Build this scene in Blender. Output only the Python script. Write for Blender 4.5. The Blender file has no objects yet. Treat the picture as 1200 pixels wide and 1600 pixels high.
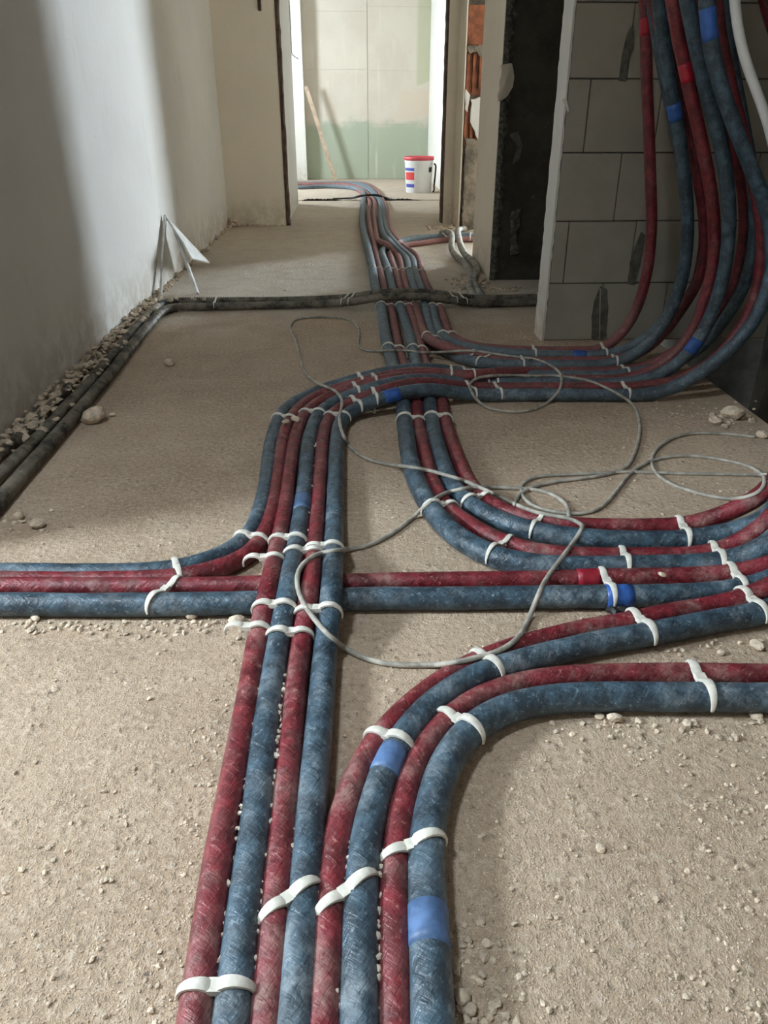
import bpy, bmesh, math, random
import numpy as np
from mathutils import Vector, Matrix, noise as mnoise

# ------------------------------------------------------------------ camera, sky, light
C = bpy.context.scene.collection
SC = bpy.context.scene
CAM_H, F_PX, PITCH, YAW = 0.80, 1200.0, math.radians(27.5), math.radians(2.5)
cam_d = bpy.data.cameras.new('camera'); cam = bpy.data.objects.new('camera', cam_d); C.objects.link(cam)
cam.location = (0, 0, CAM_H); cam.rotation_euler = (math.pi/2 - PITCH, 0, -YAW)
cam_d.sensor_fit = 'HORIZONTAL'; cam_d.sensor_width = 36; cam_d.lens = 36*F_PX/1200
cam_d.clip_start = 0.02
SC.camera = cam
SC.view_settings.view_transform = 'Standard'; SC.view_settings.look = 'None'
SC.view_settings.gamma = 1; SC.view_settings.use_curve_mapping = False
SC.view_settings.exposure = 0.08
SC.cycles.use_denoising = True
SC.cycles.max_bounces = 10; SC.cycles.diffuse_bounces = 7
SC.cycles.sample_clamp_indirect = 12
w = bpy.data.worlds.new('sky'); SC.world = w; w.use_nodes = True
bg = w.node_tree.nodes['Background']
bg.inputs[0].default_value = (0.78, 0.90, 1.0, 1); bg.inputs[1].default_value = 160.0
H = 2.7
def portal(loc, rot, sx, sy):          # daylight portal sitting in a window or the added hatch
    l = bpy.data.lights.new('opening_daylight', 'AREA'); l.shape = 'RECTANGLE'; l.size = sx; l.size_y = sy
    l.cycles.is_portal = True
    o = bpy.data.objects.new('opening_daylight', l); C.objects.link(o); o.location = loc; o.rotation_euler = rot
R90 = math.pi/2
# windows: (wall x, y0, y1, z0, z1)
WIN_R = (4.84, 8.94, 9.78, 0.05, 2.60)
WIN_F = (-2.40, 9.10, 9.75, 1.18, 1.72)
WIN_L = (-2.60, 0.50, 1.08, 1.20, 1.75)
ADDED_HATCH = (-1.25, -.80, .42, .66)              # unseen ceiling hatch left of the camera, added to light the floor: x0, x1, y0, y1
for (x, y0, y1, z0, z1), s in ((WIN_R, 1), (WIN_F, -1), (WIN_L, -1)):
    portal((x, (y0+y1)/2, (z0+z1)/2), (0, s*R90, 0), z1-z0, y1-y0)

portal(((ADDED_HATCH[0]+ADDED_HATCH[1])/2, (ADDED_HATCH[2]+ADDED_HATCH[3])/2, H), (0, 0, 0), ADDED_HATCH[1]-ADDED_HATCH[0], ADDED_HATCH[3]-ADDED_HATCH[2])

# ------------------------------------------------------------------ projection helpers
CR = cam.rotation_euler.to_matrix()
CRn = np.array(CR); CP = np.array([0, 0, CAM_H])
def ray(x, y):
    return CRn @ np.array([(x-600)/F_PX, -(y-800)/F_PX, -1.0])
def onz(x, y, z=0.0):
    d = ray(x, y); return CP + d*((z-CAM_H)/d[2])
def ony(x, y, Y):
    d = ray(x, y); return CP + d*(Y/d[1])
def onx(x, y, X):
    d = ray(x, y); return CP + d*(X/d[0])
def proj(p):
    q = (np.asarray(p) - CP) @ CRn
    return np.stack([600 - F_PX*q[..., 0]/q[..., 2], 800 + F_PX*q[..., 1]/q[..., 2]], -1)

# ------------------------------------------------------------------ materials
def srgb(r, g, b):
    f = lambda c: (c/12.92 if c <= 0.04045 else ((c+0.055)/1.055)**2.4)
    return (f(r/255), f(g/255), f(b/255))
class NT:
    def __init__(s, name, rough=0.6, spec=0.5):
        s.m = bpy.data.materials.new(name); s.m.use_nodes = True
        s.t = s.m.node_tree; s.b = s.t.nodes['Principled BSDF']
        s.b.inputs['Roughness'].default_value = rough
        s.b.inputs['Specular IOR Level'].default_value = spec
        s.tc = s.t.nodes.new('ShaderNodeTexCoord')
    def n(s, k, **kw):
        o = s.t.nodes.new(k)
        for a, v in kw.items(): setattr(o, a, v)
        return o
    def l(s, a, b): s.t.links.new(a, b)
    def mp(s, scale=(1, 1, 1), rot=(0, 0, 0), src='Object'):
        m = s.n('ShaderNodeMapping'); m.inputs['Scale'].default_value = scale; m.inputs['Rotation'].default_value = rot
        s.l(s.tc.outputs[src], m.inputs['Vector']); return m.outputs[0]
    def noise(s, scale, detail=4, rough=0.55, vec=None, dist=0.0):
        o = s.n('ShaderNodeTexNoise'); o.inputs['Scale'].default_value = scale; o.inputs['Detail'].default_value = detail
        o.inputs['Roughness'].default_value = rough; o.inputs['Distortion'].default_value = dist
        s.l(vec if vec is not None else s.tc.outputs['Object'], o.inputs['Vector']); return o.outputs[0]
    def vor(s, scale, vec=None, feature='F1'):
        o = s.n('ShaderNodeTexVoronoi'); o.feature = feature; o.inputs['Scale'].default_value = scale
        s.l(vec if vec is not None else s.tc.outputs['Object'], o.inputs['Vector']); return o.outputs[0]
    def ramp(s, fac, a, b, lo=0.0, hi=1.0):
        o = s.n('ShaderNodeMapRange'); o.interpolation_type = 'SMOOTHSTEP'
        o.inputs[1].default_value = a; o.inputs[2].default_value = b; o.inputs[3].default_value = lo; o.inputs[4].default_value = hi
        s.l(fac, o.inputs[0]); return o.outputs[0]
    def math(s, op, a, b=None):
        o = s.n('ShaderNodeMath', operation=op)
        for k, v in ((0, a), (1, b)):
            if v is None: continue
            if isinstance(v, (int, float)): o.inputs[k].default_value = v
            else: s.l(v, o.inputs[k])
        return o.outputs[0]
    def mix(s, fac, a, b):
        o = s.n('ShaderNodeMix', data_type='RGBA')
        if isinstance(fac, (int, float)): o.inputs[0].default_value = fac
        else: s.l(fac, o.inputs[0])
        for k, v in ((6, a), (7, b)):
            if isinstance(v, tuple): o.inputs[k].default_value = (*v, 1)
            else: s.l(v, o.inputs[k])
        return o.outputs[2]
    def sep(s, src='Object'):
        o = s.n('ShaderNodeSeparateXYZ'); s.l(s.tc.outputs[src], o.inputs[0]); return o.outputs
    def bump(s, h, strength=0.4, dist=0.01, prev=None):
        o = s.n('ShaderNodeBump'); o.inputs['Strength'].default_value = strength; o.inputs['Distance'].default_value = dist
        s.l(h, o.inputs['Height'])
        if prev is not None: s.l(prev, o.inputs['Normal'])
        return o.outputs[0]
    def done(s, col, nrm=None, rough=None):
        if isinstance(col, tuple): s.b.inputs['Base Color'].default_value = (*col, 1)
        else: s.l(col, s.b.inputs['Base Color'])
        if nrm is not None: s.l(nrm, s.b.inputs['Normal'])
        if rough is not None: s.l(rough, s.b.inputs['Roughness'])
        return s.m

def mat_floor():
    t = NT('dusty_screed', 0.9, 0.25)
    big = t.noise(1.3, 5, 0.6); mid = t.noise(9, 6, 0.65); fine = t.noise(85, 5, 0.7); vf = t.noise(330, 3, 0.7)
    c = t.mix(t.ramp(big, .35, .68), (0.435, 0.32, 0.218), (0.56, 0.425, 0.302))
    c = t.mix(t.ramp(mid, .42, .72, 0, .55), c, (0.62, 0.487, 0.356))
    c = t.mix(t.ramp(t.noise(3.5, 6, 0.7, dist=.8), .56, .74, 0, .5), c, (0.27, 0.21, 0.155))
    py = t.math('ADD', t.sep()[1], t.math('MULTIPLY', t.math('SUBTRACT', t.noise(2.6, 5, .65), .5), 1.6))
    c = t.mix(t.math('MULTIPLY', t.math('MULTIPLY', t.ramp(py, 3.0, 4.1), t.ramp(py, 4.8, 6.0, 1, .55)), t.ramp(mid, .25, .6, .45, .95)), c, (0.66, 0.605, 0.52))  # paler dust band across the corridor, also painted to brighten its lit patch
    c = t.mix(t.ramp(fine, .50, .66, 0, .7), c, (0.69, 0.57, 0.455))
    c = t.mix(t.ramp(fine, .47, .32, 0, .7), c, (0.24, 0.195, 0.15))
    c = t.mix(t.ramp(vf, .53, .70, 0, .6), c, (0.72, 0.60, 0.485))
    c = t.mix(t.ramp(t.vor(15), .055, .03, 0, .75), c, (0.12, 0.10, 0.085))
    h = t.math('ADD', t.math('MULTIPLY', mid, 1.0), t.math('MULTIPLY', fine, 0.55))
    h = t.math('ADD', h, t.math('MULTIPLY', vf, .22))
    cr = t.vor(42, t.mp((1, 1, 1)))
    h = t.math('ADD', h, t.math('MULTIPLY', t.ramp(cr, .05, .35, .35, 0), t.ramp(mid, .45, .62)))
    return t.done(c, t.bump(h, 1.0, .013))
def mat_sheath(name, base, dark, dust, streak=None):
    t = NT(name, 0.42, 0.5)
    uv = t.mp((1, 1, 1), src='UV')
    wob = t.noise(14, 4, .6); fine = t.noise(120, 4, .7)
    c = t.mix(t.ramp(t.noise(30, 5, .65), .38, .66), dark, base)
    # rubbed-on plaster dust: patches, specks; heavier in the corridor where the walls were plastered
    pos = t.sep()
    far = t.ramp(pos[1], 1.6, 3.4, 0, .42)
    up = t.ramp(pos[2], .25, .09)
    far = t.math('MULTIPLY', far, up)
    patch = t.math('MULTIPLY', t.ramp(wob, .46, .70, 0, .48), t.ramp(t.noise(55, 5, .7), .35, .62))
    patch = t.math('MULTIPLY', patch, t.ramp(pos[2], .5, .12, .25, 1))
    patch = t.math('ADD', patch, t.math('MULTIPLY', t.ramp(pos[1], 1.15, .55, 0, .07), t.ramp(fine, .3, .6, .4, 1)))   # trodden stretch
    c = t.mix(t.math('MAXIMUM', patch, t.math('MULTIPLY', far, t.ramp(t.noise(22, 5, .7), .2, .6, .4, 1))), c, dust)
    speck = t.math('MULTIPLY', t.ramp(fine, .59, .70, 0, .42), t.ramp(pos[2], .5, .12, .15, 1))
    c = t.mix(speck, c, tuple(min(1, x*1.35) for x in dust))
    for (sc, ro, se) in ((( 26, 5, 1), 1.1, 3.1), ((22, 6, 1), -.5, 7.7)):      # scuffs and scratches in the film
        ms = t.n('ShaderNodeMapping'); t.l(t.tc.outputs['UV'], ms.inputs[0]); ms.inputs['Scale'].default_value = sc; ms.inputs['Rotation'].default_value = (0, 0, ro); ms.inputs['Location'].default_value = (se, se, 0)
        m3 = t.n('ShaderNodeMapping'); t.l(ms.outputs[0], m3.inputs[0]); m3.inputs['Scale'].default_value = (1, 5, 1)
        sn = t.noise(1.6, 4, .65, m3.outputs[0], .8)
        c = t.mix(t.math('MULTIPLY', t.ramp(sn, .60, .69, 0, .28), t.ramp(pos[2], .5, .12, .2, 1)), c, dust)
    # wrinkled film: fine oblique pleats around the tube
    def pleat(theta, sc, det):
        a = t.n('ShaderNodeMapping'); t.l(t.tc.outputs['UV'], a.inputs[0]); a.inputs['Scale'].default_value = (1, .06, 1); a.inputs['Rotation'].default_value = (0, 0, theta)
        q = t.n('ShaderNodeMapping'); t.l(a.outputs[0], q.inputs[0]); q.inputs['Scale'].default_value = sc
        return t.noise(1.0, det, .6, q.outputs[0], .7)
    n1 = pleat(1.0, (230, 34, 1), 3); n2 = pleat(-.7, (120, 26, 1), 4)
    b = t.bump(n1, .6, .003); b = t.bump(n2, .55, .004, b); b = t.bump(fine, .25, .0015, b)
    r = t.ramp(wob, .4, .65, .30, .55)
    return t.done(c, b, t.math('MAXIMUM', r, t.math('MULTIPLY', far, 1.9)))
def mat_plain(name, col, rough=.6, var=.12, scale=20, bump=.2, bdist=.003, spec=.4):
    t = NT(name, rough, spec)
    a = tuple(x*(1-var) for x in col); b = tuple(min(1, x*(1+var)) for x in col)
    c = t.mix(t.ramp(t.noise(scale, 5, .6), .35, .65), a, b)
    return t.done(c, t.bump(t.noise(scale*3, 4, .6), bump, bdist) if bump else None)
def mat_plaster(name, col, stain=(0.45, .38, .3), amount=.25, bump=.25):
    t = NT(name, .85, .2)
    c = t.mix(t.ramp(t.noise(1.7, 5, .6), .4, .7, 0, .5), col, tuple(x*.88 for x in col))
    c = t.mix(t.ramp(t.noise(7, 6, .7, t.mp((1, 1, .35))), .56, .75, 0, amount), c, stain)
    c = t.mix(t.ramp(t.vor(9), .035, .02, 0, .5), c, tuple(x*.5 for x in stain))
    z = t.sep()[2]
    low = t.math('MULTIPLY', t.ramp(z, .30, .0), t.ramp(t.noise(12, 5, .7), .35, .6))
    c = t.mix(t.math('MULTIPLY', low, .65), c, stain)
    h = t.math('ADD', t.noise(26, 5, .6), t.math('MULTIPLY', t.noise(6, 3, .5, t.mp((1, 1, .4))), 1.2))
    return t.done(c, t.bump(h, bump, .006))
def mat_backwall():
    t = NT('far_board_coat', .85, .2)
    p = t.sep()
    z = t.math('ADD', p[2], t.math('MULTIPLY', t.math('SUBTRACT', t.noise(6, 4, .6), .5), .3))
    c = t.mix(t.ramp(t.noise(2.2, 4, .6), .4, .65), (.63, .58, .49), (.59, .53, .445))
    drip = t.noise(1.0, 5, .6, t.mp((9, 9, .9)))
    c = t.mix(t.ramp(drip, .55, .72, 0, .5), c, (.70, .67, .57))
    green = t.mix(t.ramp(drip, .56, .68, 0, .8), (.40, .44, .34), (.58, .59, .50))
    c = t.mix(t.ramp(z, .74, .60), c, green)
    c = t.mix(t.math('MULTIPLY', t.ramp(p[0], .88, .93), t.ramp(z, 1.1, 1.15)), c, (.50, .50, .36))
    blob = t.math('MULTIPLY', t.ramp(p[0], .62, .72), t.math('MULTIPLY', t.ramp(z, .70, .76), t.ramp(z, 1.08, 1.02)))
    c = t.mix(t.math('MULTIPLY', blob, .75), c, (.62, .53, .42))
    return t.done(c, t.bump(t.noise(20, 4), .2, .004))
def mat_darkwall():
    t = NT('dark_raw_render', .9, .2)
    c = t.mix(t.ramp(t.noise(4, 6, .7), .35, .65), (.050, .046, .034), (.085, .076, .058))
    c = t.mix(t.ramp(t.noise(9, 5, .7, dist=1.), .6, .75, 0, .6), c, (.045, .04, .033))
    c = t.mix(t.ramp(t.noise(13, 5, .75), .66, .74, 0, .5), c, (.30, .27, .22))
    return t.done(c, t.bump(t.noise(30, 6, .7), .7, .01))
M = {}
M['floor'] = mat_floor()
M['red'] = mat_sheath('red_foil_insulation', (.205, .018, .028), (.10, .008, .013), (.40, .26, .22))
M['blue'] = mat_sheath('blue_foil_insulation', (.055, .100, .136), (.019, .035, .049), (.31, .355, .38))
M['tape_blue'] = mat_plain('blue_tape', (.03, .10, .34), .4, .2, 40, .15)
M['tape_light'] = mat_plain('pale_blue_tape', (.085, .155, .30), .45, .25, 40, .15)
M['tape_faded'] = mat_plain('faded_blue_tape', (.06, .11, .20), .45, .25, 40, .15)
M['tape_dull'] = mat_plain('dull_red_tape', (.25, .013, .026), .4, .2, 40, .15)
M['tape_red'] = mat_plain('red_tape', (.36, .012, .03), .35, .15, 40, .15)
M['pink'] = mat_plain('pink_wrap', (.62, .32, .36), .3, .4, 60, .6)
M['clip'] = mat_plain('white_plastic_clip', (.68, .65, .57), .45, .14, 60, .15, .001)
M['wire'] = mat_plain('grey_dusty_cable', (.36, .335, .285), .6, .3, 35, .3, .001)
M['conduit_white'] = mat_plain('white_conduit', (.62, .62, .60), .5, .06, 20, .1)
def mat_black():
    t = NT('black_corrugated', .6, .4)
    c = t.mix(t.ramp(t.noise(16, 6, .75), .36, .60, 0, .85), (.028, .027, .022), (.25, .215, .16))
    c = t.mix(t.ramp(t.noise(5, 4, .6), .5, .62, 0, .35), c, (.36, .31, .24))
    return t.done(c, t.bump(t.noise(160, 3), .3, .002))
M['black'] = mat_black()
M['greyconduit'] = mat_plain('grey_corrugated', (.34, .33, .29), .7, .3, 18, .3)
M['stone'] = mat_plain('plaster_crumb', (.58, .475, .36), .9, .25, 50, .6, .004, .2)
M['stone_w'] = mat_plain('white_plaster_crumb', (.69, .61, .50), .9, .2, 50, .6, .004, .2)
M['mortar'] = mat_plain('mortar_rubble', (.36, .31, .25), .95, .35, 22, .8, .008, .2)
M['plaster'] = mat_plaster('white_plaster', (.735, .715, .67))
M['plaster_far'] = mat_plaster('far_room_plaster', (.74, .72, .66), amount=.15)
M['plaster_jamb'] = mat_plaster('grey_plaster', (.76, .68, .565), amount=.2)
M['back'] = mat_backwall()
M['dark'] = mat_darkwall()
M['raw'] = mat_plain('raw_grey_shell', (.30, .27, .23), .9, .2, 3, .3)
M['block'] = mat_plain('silicate_block', (.32, .295, .245), .85, .07, 5, .25, .002, .2)
M['joint'] = mat_plain('block_joint', (.10, .092, .076), .95, .2, 20, .3)
M['joint_dark'] = mat_plain('dark_joint_foam', (.05, .045, .035), .95, .4, 40, .4)
M['smear'] = mat_plain('dark_mortar_smear', (.115, .108, .085), .95, .25, 40, .6, .004)
M['brownedge'] = mat_plain('brown_raw_edge', (.075, .045, .03), .9, .4, 18, .6, .006)
M['brick'] = mat_plain('red_clay_block', (.24, .085, .042), .9, .3, 14, .6, .005)
M['cement'] = mat_plain('grey_brown_cement', (.20, .165, .125), .95, .35, 12, .9, .012)
M['mesh'] = mat_plain('rough_mesh_bead', (.13, .118, .095), .9, .5, 60, 1.0, .01)
M['bucket'] = mat_plain('white_bucket', (.80, .80, .78), .4, .04, 10, 0)
M['lid'] = mat_plain('red_lid', (.66, .09, .11), .4, .1, 10, 0)
M['print_blue'] = mat_plain('blue_print', (.08, .10, .42), .5, .1, 30, 0)
M['print_red'] = mat_plain('red_print', (.68, .06, .06), .5, .1, 30, 0)
M['handle'] = mat_plain('black_handle', (.02, .02, .02), .5, .1, 30, 0)
M['wood'] = mat_plain('pale_wood', (.48, .36, .26), .7, .2, 12, .2)
M['sheet'] = mat_plain('white_board_scrap', (.62, .61, .58), .7, .15, 20, .2)
M['pit'] = mat_plain('dark_shaft', (.075, .068, .055), .95, .4, 5, .8, .02)

# ------------------------------------------------------------------ mesh helpers
def link(name, me, mat=None, parent=None, smooth=False):
    o = bpy.data.objects.new(name, me); C.objects.link(o)
    if mat is not None: me.materials.append(M[mat] if isinstance(mat, str) else mat)
    if parent is not None: o.parent = parent
    if smooth: me.shade_smooth()
    return o
def tag(o, label, cat, group=None):
    o['label'] = label; o['category'] = cat
    if group: o['group'] = group
    return o
def struct(o, label=None):
    o['kind'] = 'structure'
    if label: o['label'] = label
    return o
def raw_mesh(name, verts, faces, uv=None):
    me = bpy.data.meshes.new(name); me.from_pydata([tuple(v) for v in verts], [], [tuple(f) for f in faces]); me.update()
    if uv is not None:
        l = me.uv_layers.new(); idx = np.empty(len(me.loops), int); me.loops.foreach_get('vertex_index', idx)
        l.data.foreach_set('uv', np.asarray(uv)[idx].ravel())
    return me
def box_v(x0, x1, y0, y1, z0, z1):
    v = [(x, y, z) for z in (z0, z1) for y in (y0, y1) for x in (x0, x1)]
    f = [(0, 2, 3, 1), (4, 5, 7, 6), (0, 1, 5, 4), (2, 6, 7, 3), (0, 4, 6, 2), (1, 3, 7, 5)]
    return v, f
def boxes(name, lst, mat, parent=None, bevel=0):
    V, Fc = [], []
    for b in lst:
        v, f = box_v(*b); n = len(V); V += v; Fc += [tuple(i+n for i in q) for q in f]
    me = raw_mesh(name, V, Fc)
    if bevel:
        bm = bmesh.new(); bm.from_mesh(me)
        bmesh.ops.bevel(bm, geom=bm.edges[:], offset=bevel, segments=1, affect='EDGES'); bm.to_mesh(me); bm.free()
    return link(name, me, mat, parent)
def cr_path(P, ds=0.012, sm=3.0):
    P = np.asarray(P, float)
    keep = [0]+[i for i in range(1, len(P)) if np.linalg.norm(P[i]-P[i-1]) > 1e-4]; P = P[keep]
    Q = np.vstack([2*P[0]-P[1], P, 2*P[-1]-P[-2]])
    out = []
    for i in range(1, len(Q)-2):
        p0, p1, p2, p3 = Q[i-1:i+3]
        t0 = 0; t1 = t0+max(np.linalg.norm(p1-p0), 1e-6)**.5; t2 = t1+max(np.linalg.norm(p2-p1), 1e-6)**.5; t3 = t2+max(np.linalg.norm(p3-p2), 1e-6)**.5
        n = max(4, int(np.linalg.norm(p2-p1)/(ds*.5)))
        t = np.linspace(t1, t2, n, endpoint=False)[:, None]
        A1 = (t1-t)/(t1-t0)*p0+(t-t0)/(t1-t0)*p1; A2 = (t2-t)/(t2-t1)*p1+(t-t1)/(t2-t1)*p2; A3 = (t3-t)/(t3-t2)*p2+(t-t2)/(t3-t2)*p3
        B1 = (t2-t)/(t2-t0)*A1+(t-t0)/(t2-t0)*A2; B2 = (t3-t)/(t3-t1)*A2+(t-t1)/(t3-t1)*A3
        out.append((t2-t)/(t2-t1)*B1+(t-t1)/(t2-t1)*B2)
    S = np.vstack(out+[P[-1:]])
    d = np.r_[0, np.cumsum(np.linalg.norm(np.diff(S, axis=0), axis=1))]
    n = max(3, int(d[-1]/ds)); q = np.linspace(0, d[-1], n)
    S = np.stack([np.interp(q, d, S[:, k]) for k in range(3)], 1)
    if sm > 0:
        k = int(3*sm); wts = np.exp(-.5*(np.arange(-k, k+1)/sm)**2); wts /= wts.sum()
        E = np.vstack([S[0]+(S[0]-S[1:k+1])[::-1], S, S[-1]+(S[-1]-S[-k-1:-1])[::-1]]) if len(S) > k+1 else None
        if E is not None: S = np.stack([np.convolve(E[:, j], wts, 'valid') for j in range(3)], 1)
    return S
def tube_mesh(name, S, r, sides=16, ring=None, lump=0.0, seed=0):
    n = len(S); T = np.gradient(S, axis=0); T /= np.linalg.norm(T, axis=1)[:, None]
    u = np.cross(T[0], [0, 0, 1.0]);
    if np.linalg.norm(u) < 1e-3: u = np.array([1.0, 0, 0])
    u /= np.linalg.norm(u); U = [u]
    for i in range(1, n):
        u = U[-1]-T[i]*np.dot(U[-1], T[i]); u /= np.linalg.norm(u); U.append(u)
    U = np.array(U); Vv = np.cross(T, U)
    a = np.linspace(0, 2*np.pi, sides, endpoint=False)
    rr = np.full(n, r) if np.isscalar(r) else np.asarray(r)
    if ring is not None: rr = rr*ring
    R = np.repeat(rr[:, None], sides, 1)
    if lump:
        rng = np.random.RandomState(seed)
        L = np.arange(n)
        for k in range(10):
            wl = rng.uniform(4, 26); ph = rng.uniform(0, 6.28); m = rng.randint(0, 4)
            R = R*(1+lump/2.2*np.sin(L[:, None]/wl*2*np.pi/2+ph+m*a[None, :]))
    P = S[:, None, :]+R[:, :, None]*(np.cos(a)[None, :, None]*U[:, None, :]+np.sin(a)[None, :, None]*Vv[:, None, :])
    verts = P.reshape(-1, 3)
    i = np.arange(n-1)[:, None]; j = np.arange(sides)[None, :]; j2 = (j+1) % sides
    faces = np.stack([i*sides+j, i*sides+j2, (i+1)*sides+j2, (i+1)*sides+j], -1).reshape(-1, 4)
    d = np.r_[0, np.cumsum(np.linalg.norm(np.diff(S, axis=0), axis=1))]
    uv = np.stack([np.repeat(d, sides), np.tile(np.abs(np.linspace(-1, 1, sides, endpoint=False)), n)], 1)
    me = bpy.data.meshes.new(name)
    nf = len(faces)
    me.vertices.add(len(verts)); me.vertices.foreach_set('co', verts.ravel())
    caps = [list(range(sides))[::-1], [ (n-1)*sides+k for k in range(sides)]]
    loops = np.concatenate([faces.ravel(), np.array(caps[0]), np.array(caps[1])])
    me.loops.add(len(loops)); me.loops.foreach_set('vertex_index', loops)
    me.polygons.add(nf+2)
    st = np.r_[np.arange(nf)*4, nf*4, nf*4+sides]
    me.polygons.foreach_set('loop_start', st)
    me.update(calc_edges=True); me.validate()
    l = me.uv_layers.new(); idx = np.empty(len(me.loops), int); me.loops.foreach_get('vertex_index', idx)
    l.data.foreach_set('uv', uv[idx].ravel())
    me.shade_smooth()
    return me

# ------------------------------------------------------------------ the setting
FX = 1.20                         # floor slab ends here above the dark shaft
CRACK = 8.40
random.seed(4)
V, Fc = [], []
def quad(x0, x1, y0, y1, z=0.0):
    n = len(V); V.extend([(x0, y0, z), (x1, y0, z), (x1, y1, z), (x0, y1, z)]); Fc.append((n, n+1, n+2, n+3))
quad(-2.75, FX, -2.15, 2.97); quad(FX, 4.3, -2.15, 1.35); quad(-2.75, 5.05, 2.97, 8.3)
# ragged joint between corridor floor and far-room floor
xs = np.linspace(-2.75, 5.05, 200)
e1 = [CRACK+random.uniform(-.012, .012) for _ in xs]; e2 = [CRACK+.03+random.uniform(-.012, .022) for _ in xs]
for k in range(len(xs)-1):
    for (ya, yb, za, zb) in ((8.3, e1, 0, 0), (e1, e1, 0, -.05), (e1, e2, -.05, -.05), (e2, e2, -.05, .004), (e2, 11.4, .004, .004)):
        A = lambda q, i: q if isinstance(q, float) or isinstance(q, int) else q[i]
        n = len(V)
        V.extend([(xs[k], A(ya, k), za), (xs[k+1], A(ya, k+1), za), (xs[k+1], A(yb, k+1), zb), (xs[k], A(yb, k), zb)])
        Fc.append((n, n+1, n+2, n+3))
n = len(V); V.extend([(FX, 1.35, 0), (FX, 2.97, 0), (FX, 2.97, -.6), (FX, 1.35, -.6)]); Fc.append((n, n+1, n+2, n+3))
n = len(V); V.extend([(FX, 1.35, 0), (FX, 1.35, -.6), (1.7, 1.35, -.6), (1.7, 1.35, 0)]); Fc.append((n, n+1, n+2, n+3))
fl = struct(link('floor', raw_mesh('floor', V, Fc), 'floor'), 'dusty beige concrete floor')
for (xa, xb) in ((-.47, -.06), (.30, .74)):          # torn dark edge strip standing in the joint
    V2, F2 = [], []; xx = np.linspace(xa, xb, 34)
    for k, x in enumerate(xx):
        tpr = min(1, (k+1)/5, (len(xx)-k)/9); hgt = (.017+random.uniform(-.005, .006))*tpr; yy = CRACK+.008+random.uniform(-.006, .006)
        V2 += [(x, yy-.004, -.02), (x, yy-.004, hgt), (x, yy+.005, hgt), (x, yy+.005, -.02)]
    for k in range(len(xx)-1):
        for i in range(3): F2.append((4*k+i, 4*k+4+i, 4*k+5+i, 4*k+i+1))
    link('joint_strip', raw_mesh('joint_strip', V2, F2), 'joint_dark', fl)
struct(boxes('floor_shaft', [(FX-.05, 1.85, 1.3, 3.1, -.7, -.6)], 'pit'), 'dark bottom of the shaft')
struct(boxes('ceiling', [(-2.75, 5.05, ADDED_HATCH[3], 11.4, H, H+.12), (-2.75, 5.05, -2.15, ADDED_HATCH[2], H, H+.12), (-2.75, ADDED_HATCH[0], ADDED_HATCH[2], ADDED_HATCH[3], H, H+.12), (ADDED_HATCH[1], 5.05, ADDED_HATCH[2], ADDED_HATCH[3], H, H+.12)], 'raw'), 'grey ceiling')
def window_wall(name, x0, x1, ya, yb, win, mat):
    _, y0, y1, z0, z1 = win
    return struct(boxes(name, [(x0, x1, ya, y0, 0, H), (x0, x1, y1, yb, 0, H), (x0, x1, y0, y1, 0, z0), (x0, x1, y0, y1, z1, H)], mat))
struct(boxes('wall_left', [(-1.10, -.95, 1.35, 6.50, 0, H)], 'plaster'), 'white plastered left corridor wall')
struct(boxes('wall_near_left', [(-2.60, -1.10, 1.35, 1.50, 0, H)], 'plaster'))
window_wall('wall_window_left', -2.75, -2.60, -2.0, 1.50, WIN_L, 'plaster')
struct(boxes('wall_behind', [(-2.75, 2.75, -2.15, -2.0, 0, H)], 'plaster'))
struct(boxes('wall_near_right', [(2.60, 2.75, -2.0, 1.35, 0, H), (1.65, 2.60, 1.20, 1.35, 0, H)], 'raw'))
struct(boxes('wall_shaft', [(1.65, 1.80, 1.35, 2.97, -.7, H)], 'pit'))
struct(boxes('wall_alcove', [(1.80, 1.95, 2.97, 4.206, 0, H)], 'dark'))
window_wall('wall_window_right', 4.84, 5.0, 4.83, 10.05, WIN_R, 'plaster')
struct(boxes('wall_side_room', [(1.20, 5.0, 9.90, 10.05, 0, H)], 'plaster'))
# left partition at the end of the corridor
wl = struct(boxes('wall_partition_left', [(-1.10, -.485, 6.50, 6.62, 0, H)], 'plaster_jamb'), 'plastered partition left of the far doorway')
# ragged brown edge of that partition
bm_v, bm_f = [], []
zz = np.linspace(0.0, H, 60)
for k, z in enumerate(zz):
    j = random.uniform(-.006, .006)
    bm_v += [(-.492, 6.496, z), (-.466+j, 6.496, z), (-.466+j*.5, 6.625, z), (-.492, 6.625, z)]
for k in range(len(zz)-1):
    a = 4*k
    bm_f += [(a, a+1, a+5, a+4), (a+1, a+2, a+6, a+5), (a+2, a+3, a+7, a+6)]
link('raw_edge', raw_mesh('raw_edge', bm_v, bm_f), 'brownedge', wl)
q = ony(405, 4, 6.49); o = boxes('anchor_hole', [(q[0]-.012, q[0]+.012, 6.488, 6.502, q[2]-.05, q[2]+.06)], 'brownedge', wl, .004)
struct(boxes('wall_far_left', [(-2.40, -.485, 6.62, 8.10, 0, H)], 'plaster_far'))
window_wall('wall_window_far', -2.55, -2.40, 8.10, 11.2, WIN_F, 'plaster_far')
struct(boxes('wall_pilaster', [(-1.05, -.53, 11.04, 11.2, 0, H)], 'plaster_far'), 'white pilaster in the far room')
wb = struct(boxes('wall_back', [(-2.55, 1.20, 11.215, 11.35, 0, H)], 'plaster_jamb'), 'back wall of the far room')
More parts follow.
